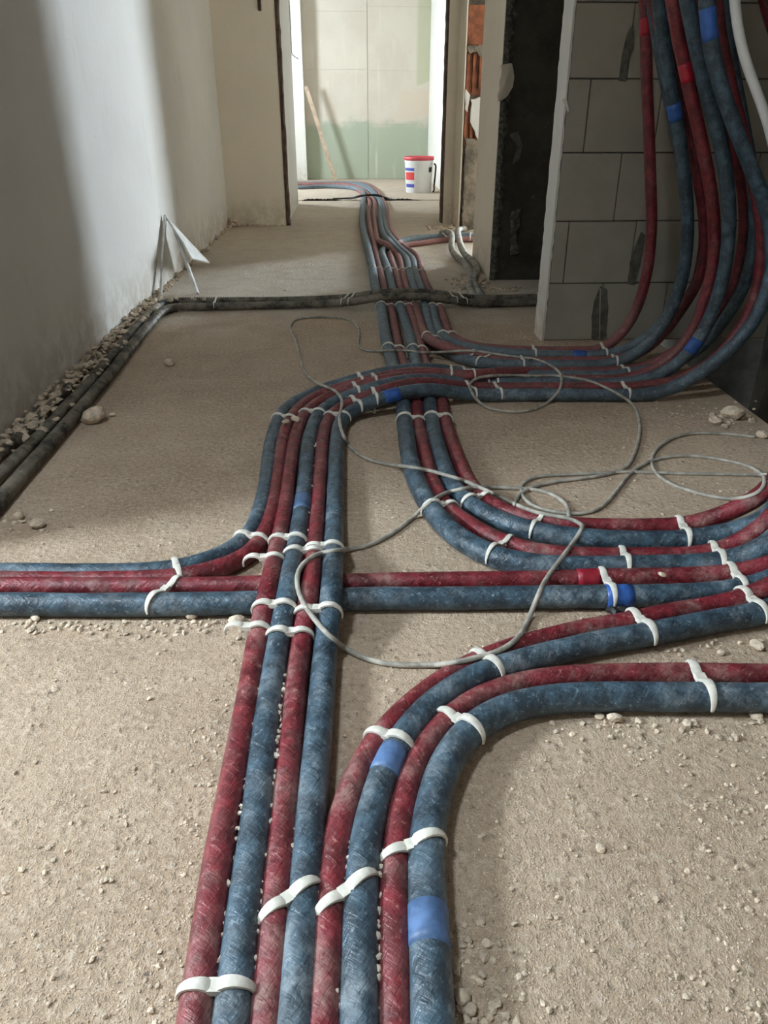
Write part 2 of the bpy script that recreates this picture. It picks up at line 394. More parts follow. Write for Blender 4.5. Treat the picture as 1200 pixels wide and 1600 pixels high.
# coated boards of the far wall, each one a panel
for (x0, x1) in ((-2.4, -.53), (-.53, .28), (.284, 1.07)):
    zs = (0.006, .68, 1.28, 1.9, 2.69) if x0 < .2 else (0.006, .66, 1.27, 1.95, 2.69)
    for z0, z1 in zip(zs[:-1], zs[1:]):
        boxes('panel', [(x0, x1-.001, 11.2, 11.218, z0, z1-.001)], 'back', wb, .001)
struct(boxes('wall_far_right', [(1.07, 1.20, 6.72, 11.3, 0, H)], 'plaster_far'), 'sunlit right wall of the far room')
wr = struct(boxes('wall_partition_right', [(.757, 1.30, 6.60, 6.72, 0, H)], 'plaster_jamb'), 'plastered partition right of the far doorway')
V, Fc = [], []
for k, z in enumerate(zz):
    j = random.uniform(-.005, .005)
    V += [(.764, 6.596, z), (.750+j, 6.598, z), (.750+j*.5, 6.726, z), (.764, 6.726, z)]
for k in range(len(zz)-1):
    a = 4*k; Fc += [(a, a+4, a+5, a+1), (a+1, a+5, a+6, a+2), (a+2, a+6, a+7, a+3)]
link('raw_edge', raw_mesh('raw_edge', V, Fc), 'brownedge', wr)

def ragged(name, outline, y, depth, mat, parent, jit=.006, axis='y'):
    """irregular flat patch standing proud of a wall (outline in wall x,z)"""
    pts = []
    for i, (a, b) in enumerate(outline):
        c, d = outline[(i+1) % len(outline)]
        L = math.hypot(c-a, d-b); m = max(1, int(L/.025))
        for k in range(m):
            f = k/m; pts.append((a+(c-a)*f+random.uniform(-jit, jit), b+(d-b)*f+random.uniform(-jit, jit)))
    cx = sum(p[0] for p in pts)/len(pts); cz = sum(p[1] for p in pts)/len(pts)
    V = []; Fc = []; n = len(pts)
    for p in pts: V.append((p[0], y, p[1]))
    for p in pts: V.append((p[0]+(cx-p[0])*.04, y-depth, p[1]+(cz-p[1])*.02))
    V.append((cx, y-depth*1.3, cz))
    for i in range(n):
        j = (i+1) % n; Fc.append((i, j, n+j, n+i)); Fc.append((n+i, n+j, 2*n))
    if axis == 'x': V = [(v[1], v[0], v[2]) for v in V]
    me = raw_mesh(name, V, Fc); bm = bmesh.new(); bm.from_mesh(me); bmesh.ops.recalc_face_normals(bm, faces=bm.faces[:]); bm.to_mesh(me); bm.free()
    return link(name, me, mat, parent)

# broken brick wall seen through the right-hand opening
wk = struct(boxes('wall_brick', [(.848, 1.30, 6.27, 6.60, 0, H)], 'cement'), 'stripped clay brick wall beside the doorway')
boxes('plaster_edge', [(.838, .850, 6.215, 6.60, 0, H)], 'plaster_jamb', wk, .004)
def bz(y): return ony(740, y, 6.22)[2]
for z0, z1 in ((bz(72), bz(6)), (bz(150), bz(78)), (bz(-70), bz(-4)), (bz(228), bz(156))):
    for x0 in (.853,):
        rib = z0 < bz(74) and z1 > bz(160)
        if rib:            # broken open: the vertical webs of the hollow block show
            b = boxes('brick', [(x0, x0+.37, 6.258, 6.28, z0+.005, z1-.005)]+[(x0+.004+i*.044, x0+.022+i*.044, 6.218+.012*(i % 2), 6.262, z0+.005+.02*(i % 3), z1-.008-.015*((i+1) % 2)) for i in range(8)], 'brick', wk)
        else:
            b = boxes('brick', [(x0, x0+.37, 6.222, 6.28, z0+.005, z1-.005)], 'brick', wk, .004)
def P2(x, y, Y): p = ony(x, y, Y); return (p[0], p[2])
ragged('plaster_patch', [P2(736, 155, 6.21), P2(760, 150, 6.21), P2(760, 225, 6.21), P2(748, 222, 6.21), P2(741, 205, 6.21), P2(734, 190, 6.21)], 6.222, .018, 'plaster', wk)
ragged('plaster_patch', [P2(727, 140, 6.21), P2(735, 148, 6.21), P2(731, 175, 6.21), P2(726, 170, 6.21)], 6.222, .018, 'plaster', wk)
ragged('mortar_patch', [P2(728, 72, 6.21), P2(756, 70, 6.21), P2(754, 90, 6.21), P2(744, 80, 6.21), P2(733, 84, 6.21)], 6.222, .02, 'cement', wk)
ragged('cement_coat', [P2(727, 215, 6.21), P2(762, 222, 6.21), P2(765, 356, 6.21), P2(721, 358, 6.21)], 6.218, .015, 'cement', wk)

# dark shaft wall between the openings: white reveal, mesh bead, dark front
wd = struct(boxes('wall_dark', [(.757, 5.0, 4.206, 4.815, 0, H)], 'dark'), 'dark raw rendered wall')
boxes('bounce_coat', [(.757, 4.84, 4.815, 4.832, 0, H)], 'plaster', wd)  # unseen white rear face, added to bounce daylight onto the corridor end
boxes('plaster_reveal', [(.748, .757, 4.205, 4.834, 0, H)], 'plaster_jamb', wd)
V, Fc = [], []
zz2 = np.linspace(0, H, 140)
for k, z in enumerate(zz2):
    a = random.uniform(0, .008); b = random.uniform(-.006, .012); d = .006+random.uniform(0, .010)
    V += [(.748, 4.206, z), (.7495+a*.2, 4.206-d, z), (.768+a, 4.206-d-random.uniform(0, .006), z), (.786+b, 4.204-d*.4, z), (.792+b, 4.207, z)]
for k in range(len(zz2)-1):
    for i in range(4):
        a = 5*k+i; Fc.append((a, a+1, a+6, a+5))
link('mesh_bead', raw_mesh('mesh_bead', V, Fc), 'mesh', wd)
DY = 4.2
ragged('plaster_patch', [P2(783, 102, DY), P2(799, 98, DY), P2(804, 120, DY), P2(800, 138, DY), P2(790, 155, DY), P2(776, 158, DY)], 4.206, .018, 'plaster_jamb', wd)
ragged('plaster_patch', [P2(800, 18, DY), P2(812, 20, DY), P2(810, 30, DY), P2(802, 28, DY)], 4.206, .008, 'mesh', wd, .004)
ragged('plaster_patch', [P2(800, 330, DY), P2(814, 326, DY), P2(812, 350, DY), P2(806, 372, DY), P2(810, 395, DY), P2(798, 400, DY), P2(796, 365, DY)], 4.206, .012, 'mesh', wd)
ragged('crack_line', [P2(795, 210, DY), P2(810, 205, DY), P2(816, 225, DY), P2(812, 250, DY), P2(800, 258, DY), P2(808, 246, DY), P2(812, 225, DY), P2(807, 212, DY)], 4.206, .004, 'smear', wd, .003)

# silicate block wall, every block its own piece
BY = 2.97
wbk = struct(boxes('wall_blocks', [(.762, 1.80, BY+.008, BY+.12, -.7, H)], 'joint'), 'grey silicate block wall on the right')
rows = [0.0]+[P2(900, y, BY)[1] for y in (443, 346, 239, 123, 3)]
while rows[-1] < H-.05: rows.append(min(H, rows[-1]+.2255))
if H-rows[-1] > .002: rows.append(H)
jx = [P2(937, 490, BY)[0], P2(885, 395, BY)[0], P2(966, 292, BY)[0], P2(918, 180, BY)[0], P2(987, 60, BY)[0]]
for i in range(len(rows)-1):
    j0 = jx[i] if i < len(jx) else jx[i % 5]+.03
    e = [j0+k*.252 for k in range(-4, 8)]
    xs_ = [.760]+[x for x in e if .79 < x < 1.77]+[1.80]
    for x0, x1 in zip(xs_[:-1], xs_[1:]):
        dy = random.uniform(-.0015, .0015)
        boxes('block', [(x0+.0018, x1-.0018, BY+dy, BY+.08, rows[i]+.002, rows[i+1]-.002)], 'block', wbk, .0022)
V, Fc = [], []
zz3 = np.linspace(0, H, 110)
for k, z in enumerate(zz3):
    a = random.uniform(-.0015, .002); b = random.uniform(-.0025, .003)
    V += [(.760+b, BY-.002, z), (.752+a*.4, BY-.004+a*.3, z), (.748+a*.5, BY+.05, z), (.750+a, BY+.124, z)]
for k in range(len(zz3)-1):
    for i in range(3):
        a = 4*k+i; Fc.append((a, a+4, a+5, a+1))
link('plaster_edge', raw_mesh('plaster_edge', V, Fc), 'plaster', wbk)
ragged('plaster_flake', [P2(878, 155, BY), P2(884, 152, BY), P2(889, 172, BY), P2(886, 176, BY)], BY-.002, .012, 'plaster', wbk, .002)
def sm(pts): ragged('mortar_smear', [P2(x, y, BY) for x, y in pts], BY-.0015, .0025, 'smear', wbk, .0025)
sm([(984, 42), (991, 45), (990, 75), (983, 95), (978, 127), (967, 126), (970, 90), (975, 70)])
sm([(1002, 362), (1008, 368), (1003, 400), (996, 430), (991, 446), (980, 443), (984, 410), (992, 385)])
sm([(938, 446), (948, 452), (951, 480), (948, 505), (948, 525), (936, 535), (924, 528), (924, 495), (928, 470)])
ragged('joint_line', [P2(936.6, 450, BY), P2(938, 450, BY), P2(937, 530, BY), P2(935.5, 530, BY)], BY-.004, .002, 'block', wbk, .0008)

# ------------------------------------------------------------------ pipes
PIPES = {}
def path_pts(pts, r):
    out = []; Yr = None
    for p in pts:
        if p[0] == 'w': out.append(np.array(p[1:], float))
        elif p[0] == 'r':                       # riser: leaves the floor in its own upright plane
            if Yr is None: Yr = out[-1][1]
            dy = p[3] if len(p) > 3 else 0
            out.append(ony(p[1], p[2], Yr+dy))
        elif p[0] == 'y': out.append(ony(p[1], p[2], p[3]))
        else: out.append(onz(p[0], p[1], r+(p[2] if len(p) > 2 else 0)))
    return out
def pipe(key, name, pts, r, mat, label, cat='pipe', group=None, up=False, sides=18, ds=.012, smth=4, lump=.012):
    P = path_pts(pts, r)
    if up:
        q = P[-1]; d = P[-1]-P[-2]; d = d/np.linalg.norm(d)
        P += [q+d*.22+np.array([0, 0, .02]), np.array([q[0]+d[0]*.35, q[1], q[2]+.55]), np.array([q[0]+d[0]*.42, q[1], q[2]+1.0]), np.array([q[0]+d[0]*.42, q[1], H-.003])]
    S = cr_path(P, ds, smth)
    lowz = r*1.0
    S[:, 2] = np.where((S[:, 2] < lowz) & (S[:, 0] < FX), lowz, S[:, 2])
    o = link(name, tube_mesh(name, S, r, sides, lump=lump, seed=len(PIPES)), mat)
    tag(o, label, cat, group)
    PIPES[key] = (S, r, o, proj(S))
    return o
def near(key, x, y):
    S, r, o, q = PIPES[key]; return int(np.argmin(((q-np.array([x, y]))**2).sum(1)))
def tape(key, x, y, length, mat, name='tape', label=None):
    S, r, o, q = PIPES[key]; i = near(key, x, y); n = max(2, int(length/.012/2))
    a, b = max(0, i-n), min(len(S), i+n+1)
    me = tube_mesh(name, S[a:b], r*1.035, 18, lump=.006, seed=i)
    t = link(name, me, mat, o)
    if label: t['label'] = label
RR, RB, RBB = .0185, .0205, .0235
GP = 'insulated pipes on the floor'
# -- corridor bundle
pipe('C1', 'insulated_pipe', [('w', -1.6, 10.15, RBB), ('w', -1.1, 10.15, RBB), (464, 293), (510, 291.5), (545, 293), (562, 297), (569, 304), (567, 317), (565.7, 344), (569, 366), (574, 383), (577.6, 399), (583, 426.7), (587, 452), (596.4, 481), (602, 522), (614, 570), (628, 614), (633, 660), (637, 697), (644, 733), (659, 770), (677, 801), (706, 833), (742, 858), (783, 876), (846, 886), (908, 887.5), (992, 886.7), (1075, 885), (1129, 884, .004), (1160, 873, .02), (1200, 861, .05), ('w', 1.02, 1.44, .22), ('w', 1.22, 1.50, .50), ('w', 1.36, 1.52, .95), ('w', 1.40, 1.52, 1.6)],
     RBB, 'blue', 'thick blue pipe, left edge of the corridor bundle, sweeping right in the wide bend', group=GP)
pipe('C2', 'insulated_pipe', [('w', -1.6, 10.2, RR), ('w', -1.0, 10.2, RR), ('w', -.45, 10.2, RR), ('w', -0.18, 10.18, RR), ('w', -0.04, 10.08, RR), (575, 311), (575.7, 335), (579, 362), (585, 383), (587.7, 399), (595, 426.7), (601, 452), (611, 481), (619, 522), (630, 570), (649.5, 614), (653, 660), (662, 697), (670, 733), (681, 766), (701, 797), (741, 824), (783, 849), (817, 860), (887, 869), (958, 870), (1012, 869), (1104, 868, .004), (1137, 860, .012), (1167, 841, .035), (1200, 822, .07), ('w', 1.02, 1.50, .24), ('w', 1.22, 1.56, .52), ('w', 1.36, 1.58, .95), ('w', 1.40, 1.58, 1.6)],
     RR, 'red', 'red pipe lying against the thick blue pipe at the left edge of the corridor bundle', group=GP)
pipe('C3', 'insulated_pipe', [('w', 2.3, 5.95, RB), ('w', 1.5, 5.95, RB), (740, 368), (696, 369.5), (677, 370), (654, 372), (635, 375), (615, 382), (600, 390), (597, 396), (601, 408), (608, 426.7), (614, 452), (626, 481), (640, 522), (651, 570), (669, 614), (675, 660), (686, 704), (695, 733), (708, 763), (730, 787), (763, 806), (804, 824), (846, 834), (908, 842), (992, 845), (1075, 845), (1116, 839, .01), (1158, 828, .03), (1200, 818, .06), ('w', 1.05, 1.62, .22), ('w', 1.25, 1.68, .5), ('w', 1.38, 1.70, .95), ('w', 1.42, 1.70, 1.6)],
     RB+.001, 'blue', 'second blue pipe of the corridor bundle, inner blue of the wide right-hand bend', group=GP)
pipe('C4', 'insulated_pipe', [('w', 2.3, 5.72, RR), ('w', 1.5, 5.72, RR), (770, 374), (742, 374.5), (723, 374), (690, 375), (672, 378), (650, 381), (633, 383), (618, 389), (610, 395), (612, 408), (619, 426.7), (626, 452), (639, 481), (652, 522), (666, 570), (687, 614), (697, 660), (710, 700), (723, 733), (738, 763), (763, 787), (804, 807), (858, 819), (929, 823), (1012, 824), (1054, 823), (1096, 819, .01), (1137, 800, .04), (1200, 772, .09), ('w', 1.05, 1.70, .27), ('w', 1.25, 1.76, .54), ('w', 1.38, 1.78, .95), ('w', 1.42, 1.78, 1.6)],
     RR, 'red', 'red pipe inside the wide right-hand bend, coming from the side branch', group=GP)
pipe('C5', 'insulated_pipe', [('w', -1.6, 10.25, RR), ('w', -1.0, 10.25, RR), ('w', -.45, 10.25, RR), ('w', -0.12, 10.23, RR), ('w', 0.02, 10.13, RR), (583, 311), (584, 335), (587, 362), (591, 376, .012), (602, 381, .03), (613, 389, .022), (621, 399), (629, 426.7), (636, 452), (649.5, 481), (663.6, 520, .012), (676, 534, .035), (700, 543, .035), (730, 553, .02), (765, 560), (800, 565), (860, 565), (956, 564), ('r', 990, 556), ('r', 1020, 540), ('r', 1044, 512), ('r', 1060, 488), ('r', 1080, 462), ('r', 1094, 434), ('r', 1100, 400), ('r', 1102, 356), ('r', 1097, 310), ('r', 1088, 264), ('r', 1078, 210), ('r', 1066, 160), ('r', 1050, 110), ('r', 1034, 50), ('r', 1021, 0)],
     RR, 'red', 'dark red pipe half hidden behind the hanging blue one by the block wall', group=GP, up=True)
pipe('C6', 'insulated_pipe', [('w', -1.6, 10.3, RB), ('w', -1.0, 10.3, RB), ('w', -.45, 10.3, RB), ('w', -0.06, 10.28, RB), ('w', 0.08, 10.18, RB), (591, 311), (594.5, 344), (600, 368, .012), (609, 378, .03), (620, 390, .022), (631, 400), (640, 426.7), (648, 452), (664.7, 481), (673, 518), (690, 544), (715, 558), (745, 567), (790, 571), (850, 572), (956, 571), ('r', 980, 562), ('r', 1000, 550), ('r', 1020, 530), ('r', 1040, 502), ('r', 1056, 470), ('r', 1066, 440), ('r', 1072, 400), ('r', 1075, 347), ('r', 1072, 301), ('r', 1067, 255), ('r', 1059, 200), ('r', 1048, 137.5), ('r', 1038.7, 82.5), ('r', 1033, 37), ('r', 1030, 0)],
     RB, 'blue', 'blue pipe with bright blue tape, second hanging pipe before the block wall', group=GP, up=True)
pipe('C7', 'insulated_pipe', [('w', -1.6, 10.35, RB), ('w', -1.0, 10.35, RB), ('w', -.45, 10.35, RB), ('w', 0.00, 10.33, RB), ('w', 0.14, 10.23, RB), (596, 316), (600, 344), (606, 364, .012), (616, 378, .03), (627, 390, .022), (641, 401), (649, 426.7), (659, 452), (675.5, 481), (687, 520), (703, 534), (723, 542), (748, 548), (790, 553), (832, 555), (903, 556.5), (940, 557), ('r', 962, 553), ('r', 984, 546), ('r', 1006, 532), ('r', 1036, 506), ('r', 1054, 474), ('r', 1066, 440), ('r', 1072, 400), ('r', 1075, 347), ('r', 1073, 301), ('r', 1067, 255), ('r', 1056, 200), ('r', 1043, 137), ('r', 1032, 82), ('r', 1024, 37), ('r', 1020, 0)],
     RB, 'blue', 'blue floor pipe next to the block wall foot with dark blue tape', group=GP, up=True)
pipe('C8', 'insulated_pipe', [('w', -1.6, 10.4, RR), ('w', -1.0, 10.4, RR), ('w', -.45, 10.4, RR), ('w', 0.06, 10.38, RR), ('w', 0.20, 10.28, RR), (601, 318), (606, 346), (613, 364, .012), (622, 376, .03), (633, 388, .022), (645, 394, .01), (653, 403), (659, 426.7), (670, 452), (687, 481), (702, 520), (713, 532), (733, 540), (757, 545), (783, 547), (830, 548.5), (887, 549), (935, 549), ('r', 953, 541), ('r', 972, 522), ('r', 990, 496), ('r', 1003, 460), ('r', 1011, 430), ('r', 1015, 400), ('r', 1018.5, 365), ('r', 1017.6, 310), ('r', 1015.7, 255), ('r', 1014, 200), ('r', 1010, 110), ('r', 1009, 37), ('r', 1007.5, 0)],
     RR, 'red', 'leftmost hanging red pipe, rising alone up the middle of the block wall', group=GP, up=True)
# -- S-bend bundle
L = .046
pipe('P1', 'insulated_pipe', [(-120, 896), (0, 895), (133, 896), (267, 893), (300, 887), (350, 868), (383, 848), (397, 828), (406, 800), (415, 770), (420.5, 715), (425, 688), (434, 658), (447, 638), (466, 626), (490, 614, .004), (520, 603, .012), (550, 595, .024), (580, 587, .038), (610, 580, L), (640, 576, L), (665, 575, L), (685, 577, .038), (705, 581, .022), (730, 584, .006), (760, 585), (800, 586), (850, 587), (890, 588), (945, 588.5), ('r', 990, 583), ('r', 1040, 572), ('r', 1090, 548), ('r', 1110, 528), ('r', 1130, 504), ('r', 1150, 474), ('r', 1166, 440), ('r', 1176, 400), ('r', 1181, 356), ('r', 1180, 320), ('r', 1174, 270), ('r', 1162, 200), ('r', 1146, 120), ('r', 1134, 50), ('r', 1128, 0)],
     RB-.001, 'blue', 'outermost dark blue pipe of the S-bend, entering along the left edge of the floor', group=GP, up=True)
pipe('P2', 'insulated_pipe', [(-120, 906), (0, 907), (133, 908), (267, 905), (300, 901), (345, 889), (385, 873), (408, 848), (421, 815), (430, 770), (437, 715), (440, 694), (449, 665), (461, 645), (480, 627), (500, 617, .004), (520, 610, .012), (550, 602, .024), (580, 594, .038), (610, 587, L), (640, 582, L), (665, 581, L), (685, 583, .042), (705, 587, .036), (730, 588, .036), (760, 585, .036), (785, 582, .03), (810, 581, .014), (866, 582), (940, 581.5), ('r', 985, 579), ('r', 1020, 573), ('r', 1046, 557), ('r', 1074, 535), ('r', 1098, 513), ('r', 1126, 489), ('r', 1138, 470), ('r', 1152, 430), ('r', 1160, 401), ('r', 1165, 356), ('r', 1163, 310), ('r', 1156, 264), ('r', 1145, 227), ('r', 1136, 195), ('r', 1124, 150), ('r', 1111, 90), ('r', 1101, 30), ('r', 1096, 0)],
     RR, 'red', 'outer red pipe of the S-bend, entering along the left edge beside the dark blue one', group=GP, up=True)
A = .040
pipe('P3', 'insulated_pipe', [(296, 1660), (304, 1600), (315, 1525), (336, 1375), (355, 1270), (376, 1150), (388, 1092), (402, 1004), (409, 975, .014), (416, 940, A), (423, 905, A), (431, 870, .016), (438, 838), (444, 800), (452, 740), (458, 698), (466, 670), (474, 653), (486, 636), (504, 625, .004), (520, 618, .010), (540, 611, .02), (566, 602, .034), (590, 596, .042), (612, 591, L), (640, 587, L), (665, 586, L), (690, 589, .036), (712, 592, .018), (735, 594, .004), (790, 594), (853, 593), (937, 595), (960, 595), ('r', 1000, 588), ('r', 1030, 575), ('r', 1052, 556), ('r', 1072, 534), ('r', 1090, 506), ('r', 1104, 460), ('r', 1113, 426), ('r', 1116.6, 400), ('r', 1115.7, 347), ('r', 1112, 301), ('r', 1102.8, 255), ('r', 1091.8, 200), ('r', 1081, 156), ('r', 1071.7, 110), ('r', 1059, 55), ('r', 1050.6, 0)],
     RR, 'red', 'leftmost red pipe at the bottom of the picture, running through the S-bend', group=GP, up=True)
pipe('P4', 'insulated_pipe', [(353, 1680), (362, 1600), (373, 1500), (386, 1375), (402, 1275), (413, 1150), (422, 1092), (434, 1004), (442, 970, .014), (448, 940, A), (453, 905, A), (460, 870, .016), (467, 830), (472, 800), (478, 740), (482, 692), (489, 666), (496, 650), (508, 637), (528, 626, .006), (550, 617, .018), (580, 607, .036), (610, 599, L), (640, 593, L), (665, 592, L), (690, 595, .034), (715, 598, .016), (740, 600, .003), (790, 599), (823, 599), (903, 600), (960, 601), ('r', 1010, 594), ('r', 1040, 583), ('r', 1064, 566), ('r', 1084, 542), ('r', 1100, 518), ('r', 1114, 486), ('r', 1128, 440), ('r', 1136, 400), ('r', 1140, 347), ('r', 1138.6, 301), ('r', 1132, 255), ('r', 1121, 200), ('r', 1106.5, 156), ('r', 1093.7, 101), ('r', 1082.7, 46), ('r', 1073.5, 0)],
     RB-.0005, 'blue', 'second pipe from the left at the bottom, dusty blue, running through the S-bend', group=GP, up=True)
pipe('P5', 'insulated_pipe', [(411, 1680), (416, 1600), (424, 1500), (434, 1375), (446, 1250), (456, 1150), (461, 1092), (470, 1004), (476, 975, .014), (482, 940, A), (487, 905, A), (490, 870, .016), (494, 830), (496, 790), (501, 730), (504, 690), (508, 668), (514, 652), (524, 641, .003), (544, 630, .014), (566, 621, .028), (590, 613, .04), (620, 603, L), (640, 598, L), (665, 597, L), (690, 600, .034), (715, 604, .016), (740, 606, .003), (790, 606.5), (832, 606), (900, 605.5), (970, 606), ('r', 1000, 605), ('r', 1040, 600), ('r', 1070, 590), ('r', 1100, 576), ('r', 1130, 548), ('r', 1155, 518), ('r', 1168, 498), ('r', 1178, 476), ('r', 1188, 430), ('r', 1191, 400), ('r', 1190, 350), ('r', 1184, 310), ('r', 1172, 260), ('r', 1152, 180), ('r', 1140, 130), ('r', 1127, 73), ('r', 1118, 0)],
     RR-.0005, 'red', 'third pipe from the left at the bottom, red, running through the S-bend', group=GP, up=True)
pipe('P6', 'insulated_pipe', [(455, 1680), (460, 1600), (468, 1500), (478, 1375), (488, 1250), (497, 1150), (502, 1092), (509, 1004), (513, 975, .014), (517, 940, A), (519, 905, A), (520, 870, .016), (522, 830), (523, 790), (525, 730), (526, 692), (528, 672), (533, 656), (544, 644, .003), (560, 635, .014), (580, 628, .028), (610, 618, .042), (640, 610, L), (665, 607.5, L), (690, 610, .034), (715, 614, .016), (740, 617, .003), (773, 617.5), (823, 617), (870, 617), (937, 617.5), (985, 617.5), ('r', 1000, 617.5), ('r', 1030, 615), ('r', 1060, 604), ('r', 1090, 586), ('r', 1120, 564), ('r', 1146, 542), ('r', 1170, 516), ('r', 1186, 492), ('r', 1200, 456), ('r', 1207, 420), ('r', 1208, 380), ('r', 1202, 340), ('r', 1191, 305), ('r', 1178, 273), ('r', 1163, 237), ('r', 1149.5, 201), ('r', 1136, 165), ('r', 1121, 119), ('r', 1110, 73), ('r', 1106.5, 37), ('r', 1104.7, 0)],
     RB-.0005, 'blue', 'innermost blue pipe of the S-bend, rightmost of the four from the bottom left', group=GP, up=True)
# -- straight crossing pair
pipe('Q1', 'insulated_pipe', [(-150, 918), (0, 917), (150, 917), (300, 917), (400, 914), (540, 912), (640, 909), (800, 907), (950, 903), (1040, 902), (1110, 900, .004), (1150, 896, .012), (1200, 888, .03), ('w', .98, 1.30, .17), ('w', 1.2, 1.36, .45), ('w', 1.34, 1.38, .95), ('w', 1.38, 1.38, 1.6)],
     RR, 'red', 'straight red pipe crossing the whole floor from left to right beneath the bundle', group=GP)
pipe('Q2', 'insulated_pipe', [(-150, 945), (0, 944), (200, 945), (395, 942), (540, 936), (700, 935), (850, 933), (960, 932), (1080, 929), (1150, 924), (1200, 912, .012), ('w', .98, 1.24, .14), ('w', 1.2, 1.30, .42), ('w', 1.34, 1.32, .95), ('w', 1.38, 1.32, 1.6)],
     RB+.001, 'blue', 'straight blue pipe with a blue tape patch, crossing the whole floor beneath the bundle', group=GP)
# -- foreground right bundle
pipe('E1', 'insulated_pipe', [(501, 1690), (505, 1600), (509, 1525), (516, 1417), (521, 1337), (533, 1275), (556, 1212), (578, 1171), (604, 1137), (640, 1102), (672, 1076), (704, 1054), (745, 1033), (804, 1012), (887, 989), (971, 974), (1000, 968), (1075, 952), (1135, 945), (1165, 938, .008), (1200, 920, .03), ('w', .97, 1.20, .16), ('w', 1.2, 1.24, .45), ('w', 1.34, 1.26, .95), ('w', 1.38, 1.26, 1.6)],
     RR, 'red', 'red pipe, left edge of the foreground bend, its upper run crossing to the right edge', group=GP)
pipe('E2', 'insulated_pipe', [(562, 1690), (562, 1600), (562, 1525), (562.5, 1442), (566, 1337), (579, 1275), (597, 1212), (618, 1165), (646, 1128), (682, 1093), (716, 1069), (745, 1054), (804, 1036), (887, 1015), (950, 1001), (1012, 992), (1096, 974), (1179, 960), (1220, 952, .006), ('w', .95, 1.16, .12), ('w', 1.2, 1.18, .42), ('w', 1.34, 1.20, .95), ('w', 1.38, 1.20, 1.6)],
     RB+.0005, 'blue', 'blue pipe with a pale blue tape band at the top of the foreground bend', group=GP)
pipe('E3', 'insulated_pipe', [(617, 1690), (617, 1600), (617, 1500), (615, 1400), (617, 1337), (625, 1275), (640, 1212), (662, 1166), (684, 1136), (708, 1112), (742, 1091), (783, 1074), (846, 1060), (929, 1054), (1054, 1053), (1200, 1055), (1330, 1056), ('w', 1.1, .98, .05), ('w', 1.3, .98, .2), ('w', 1.36, .98, .9)],
     RR-.0005, 'red', 'inner red pipe of the foreground bend, leaving at the right edge nearest the camera', group=GP)
pipe('E4', 'insulated_pipe', [(678, 1690), (675, 1600), (671.7, 1500), (667, 1400), (664, 1337), (669, 1275), (686, 1212), (705, 1172), (724, 1144), (752, 1122), (804, 1100), (867, 1090), (950, 1087.5), (1033, 1089), (1117, 1089.6), (1200, 1089.6), (1330, 1090), ('w', 1.1, .91, .045), ('w', 1.3, .91, .18), ('w', 1.37, .91, .9)],
     RBB-.001, 'blue', 'thick blue pipe on the inside of the foreground bend, nearest the open floor', group=GP)
tape('E2', 605, 1188, .055, 'tape_light', label='pale blue tape band')
tape('E4', 669, 1450, .072, 'tape_light', label='blue tape band with dusty edge')
tape('Q2', 966, 932, .048, 'tape_blue', label='bright blue tape patch')
tape('Q1', 921, 904, .034, 'tape_dull', label='glossy red tape')
tape('P6', 611, 617, .05, 'tape_blue', label='blue tape band')
tape('P4', 474, 790, .09, 'tape_faded', label='faded blue tape band')
tape('C7', 906, 557, .06, 'tape_blue', label='dark blue tape band')
tape('C8', 1009, 40, .05, 'tape_red', label='red tape band')
tape('C6', 1054, 173, .07, 'tape_blue', label='bright blue tape band')
tape('P3', 1072, 111, .055, 'tape_red', label='bright red tape band')
tape('P6', 1107, 40, .085, 'tape_blue', label='bright blue tape band')
tape('P4', 1086, 543, .07, 'tape_blue', label='bright blue tape band')
tape('C8', 627, 381, .10, 'pink', 'torn_wrap', label='torn pink plastic wrap')

# -- white conduit and a red one by the right edge, hanging
pipe('WC', 'white_conduit', [('y', 1147.8, 0, 2.2), ('y', 1152, 46, 2.2), ('y', 1163, 92, 2.2), ('y', 1180, 137, 2.2), ('y', 1197, 182, 2.2), ('y', 1210, 235, 2.22), ('y', 1213, 280, 2.3), ('y', 1206, 310, 2.42), ('y', 1196, 340, 2.52), ('y', 1194, 375, 2.6), ('y', 1215, 430, 2.65), ('y', 1250, 500, 2.7), ('y', 1270, 580, 2.75)][::-1], .0125, 'conduit_white', 'white bare conduit curving down in front of the hanging pipes', 'conduit', up=True, lump=0)
pipe('RX', 'insulated_pipe', [('y', 1260, 260, 2.7), ('y', 1232, 120, 2.7), ('y', 1210, 50, 2.7), ('y', 1196, 8, 2.7), ('y', 1190, -20, 2.7)], RR, 'red', 'red pipe just showing in the top right corner', group=GP, up=True)

# -- corrugated conduits
def conduit(key, name, pts, r, mat, label, pitch=.011, cat='conduit', group=None, sides=12, smth=3):
    P = path_pts(pts, r); S = cr_path(P, pitch/2, smth*2)
    S[:, 2] = np.maximum(S[:, 2], r)
    ring = np.where(np.arange(len(S)) % 2 == 0, 1.0, .80)
    o = link(name, tube_mesh(name, S, r, sides, ring=ring), mat); tag(o, label, cat, group)
    PIPES[key] = (S, r, o, proj(S)); return o
GT = 'black corrugated conduits'
T = .042
conduit('T1', 'corrugated_conduit', [(-60, 852), (-12, 796), (12, 768), (40, 736), (72, 700), (100, 668), (128, 636), (152, 608), (176, 580), (200, 548), (224, 518), (240, 500), (254, 486), (272, 480), (320, 479), (400, 477.5), (500, 475, .004), (550, 472, .02), (590, 465, T), (640, 463, T), (680, 465, T), (710, 470, .02), (745, 474, .003), (800, 473), (850, 472), (905, 470), ('w', 1.6, 3.62, .018)],
        .0190, 'black', 'front black corrugated conduit, along the left wall then across the corridor', group=GT)
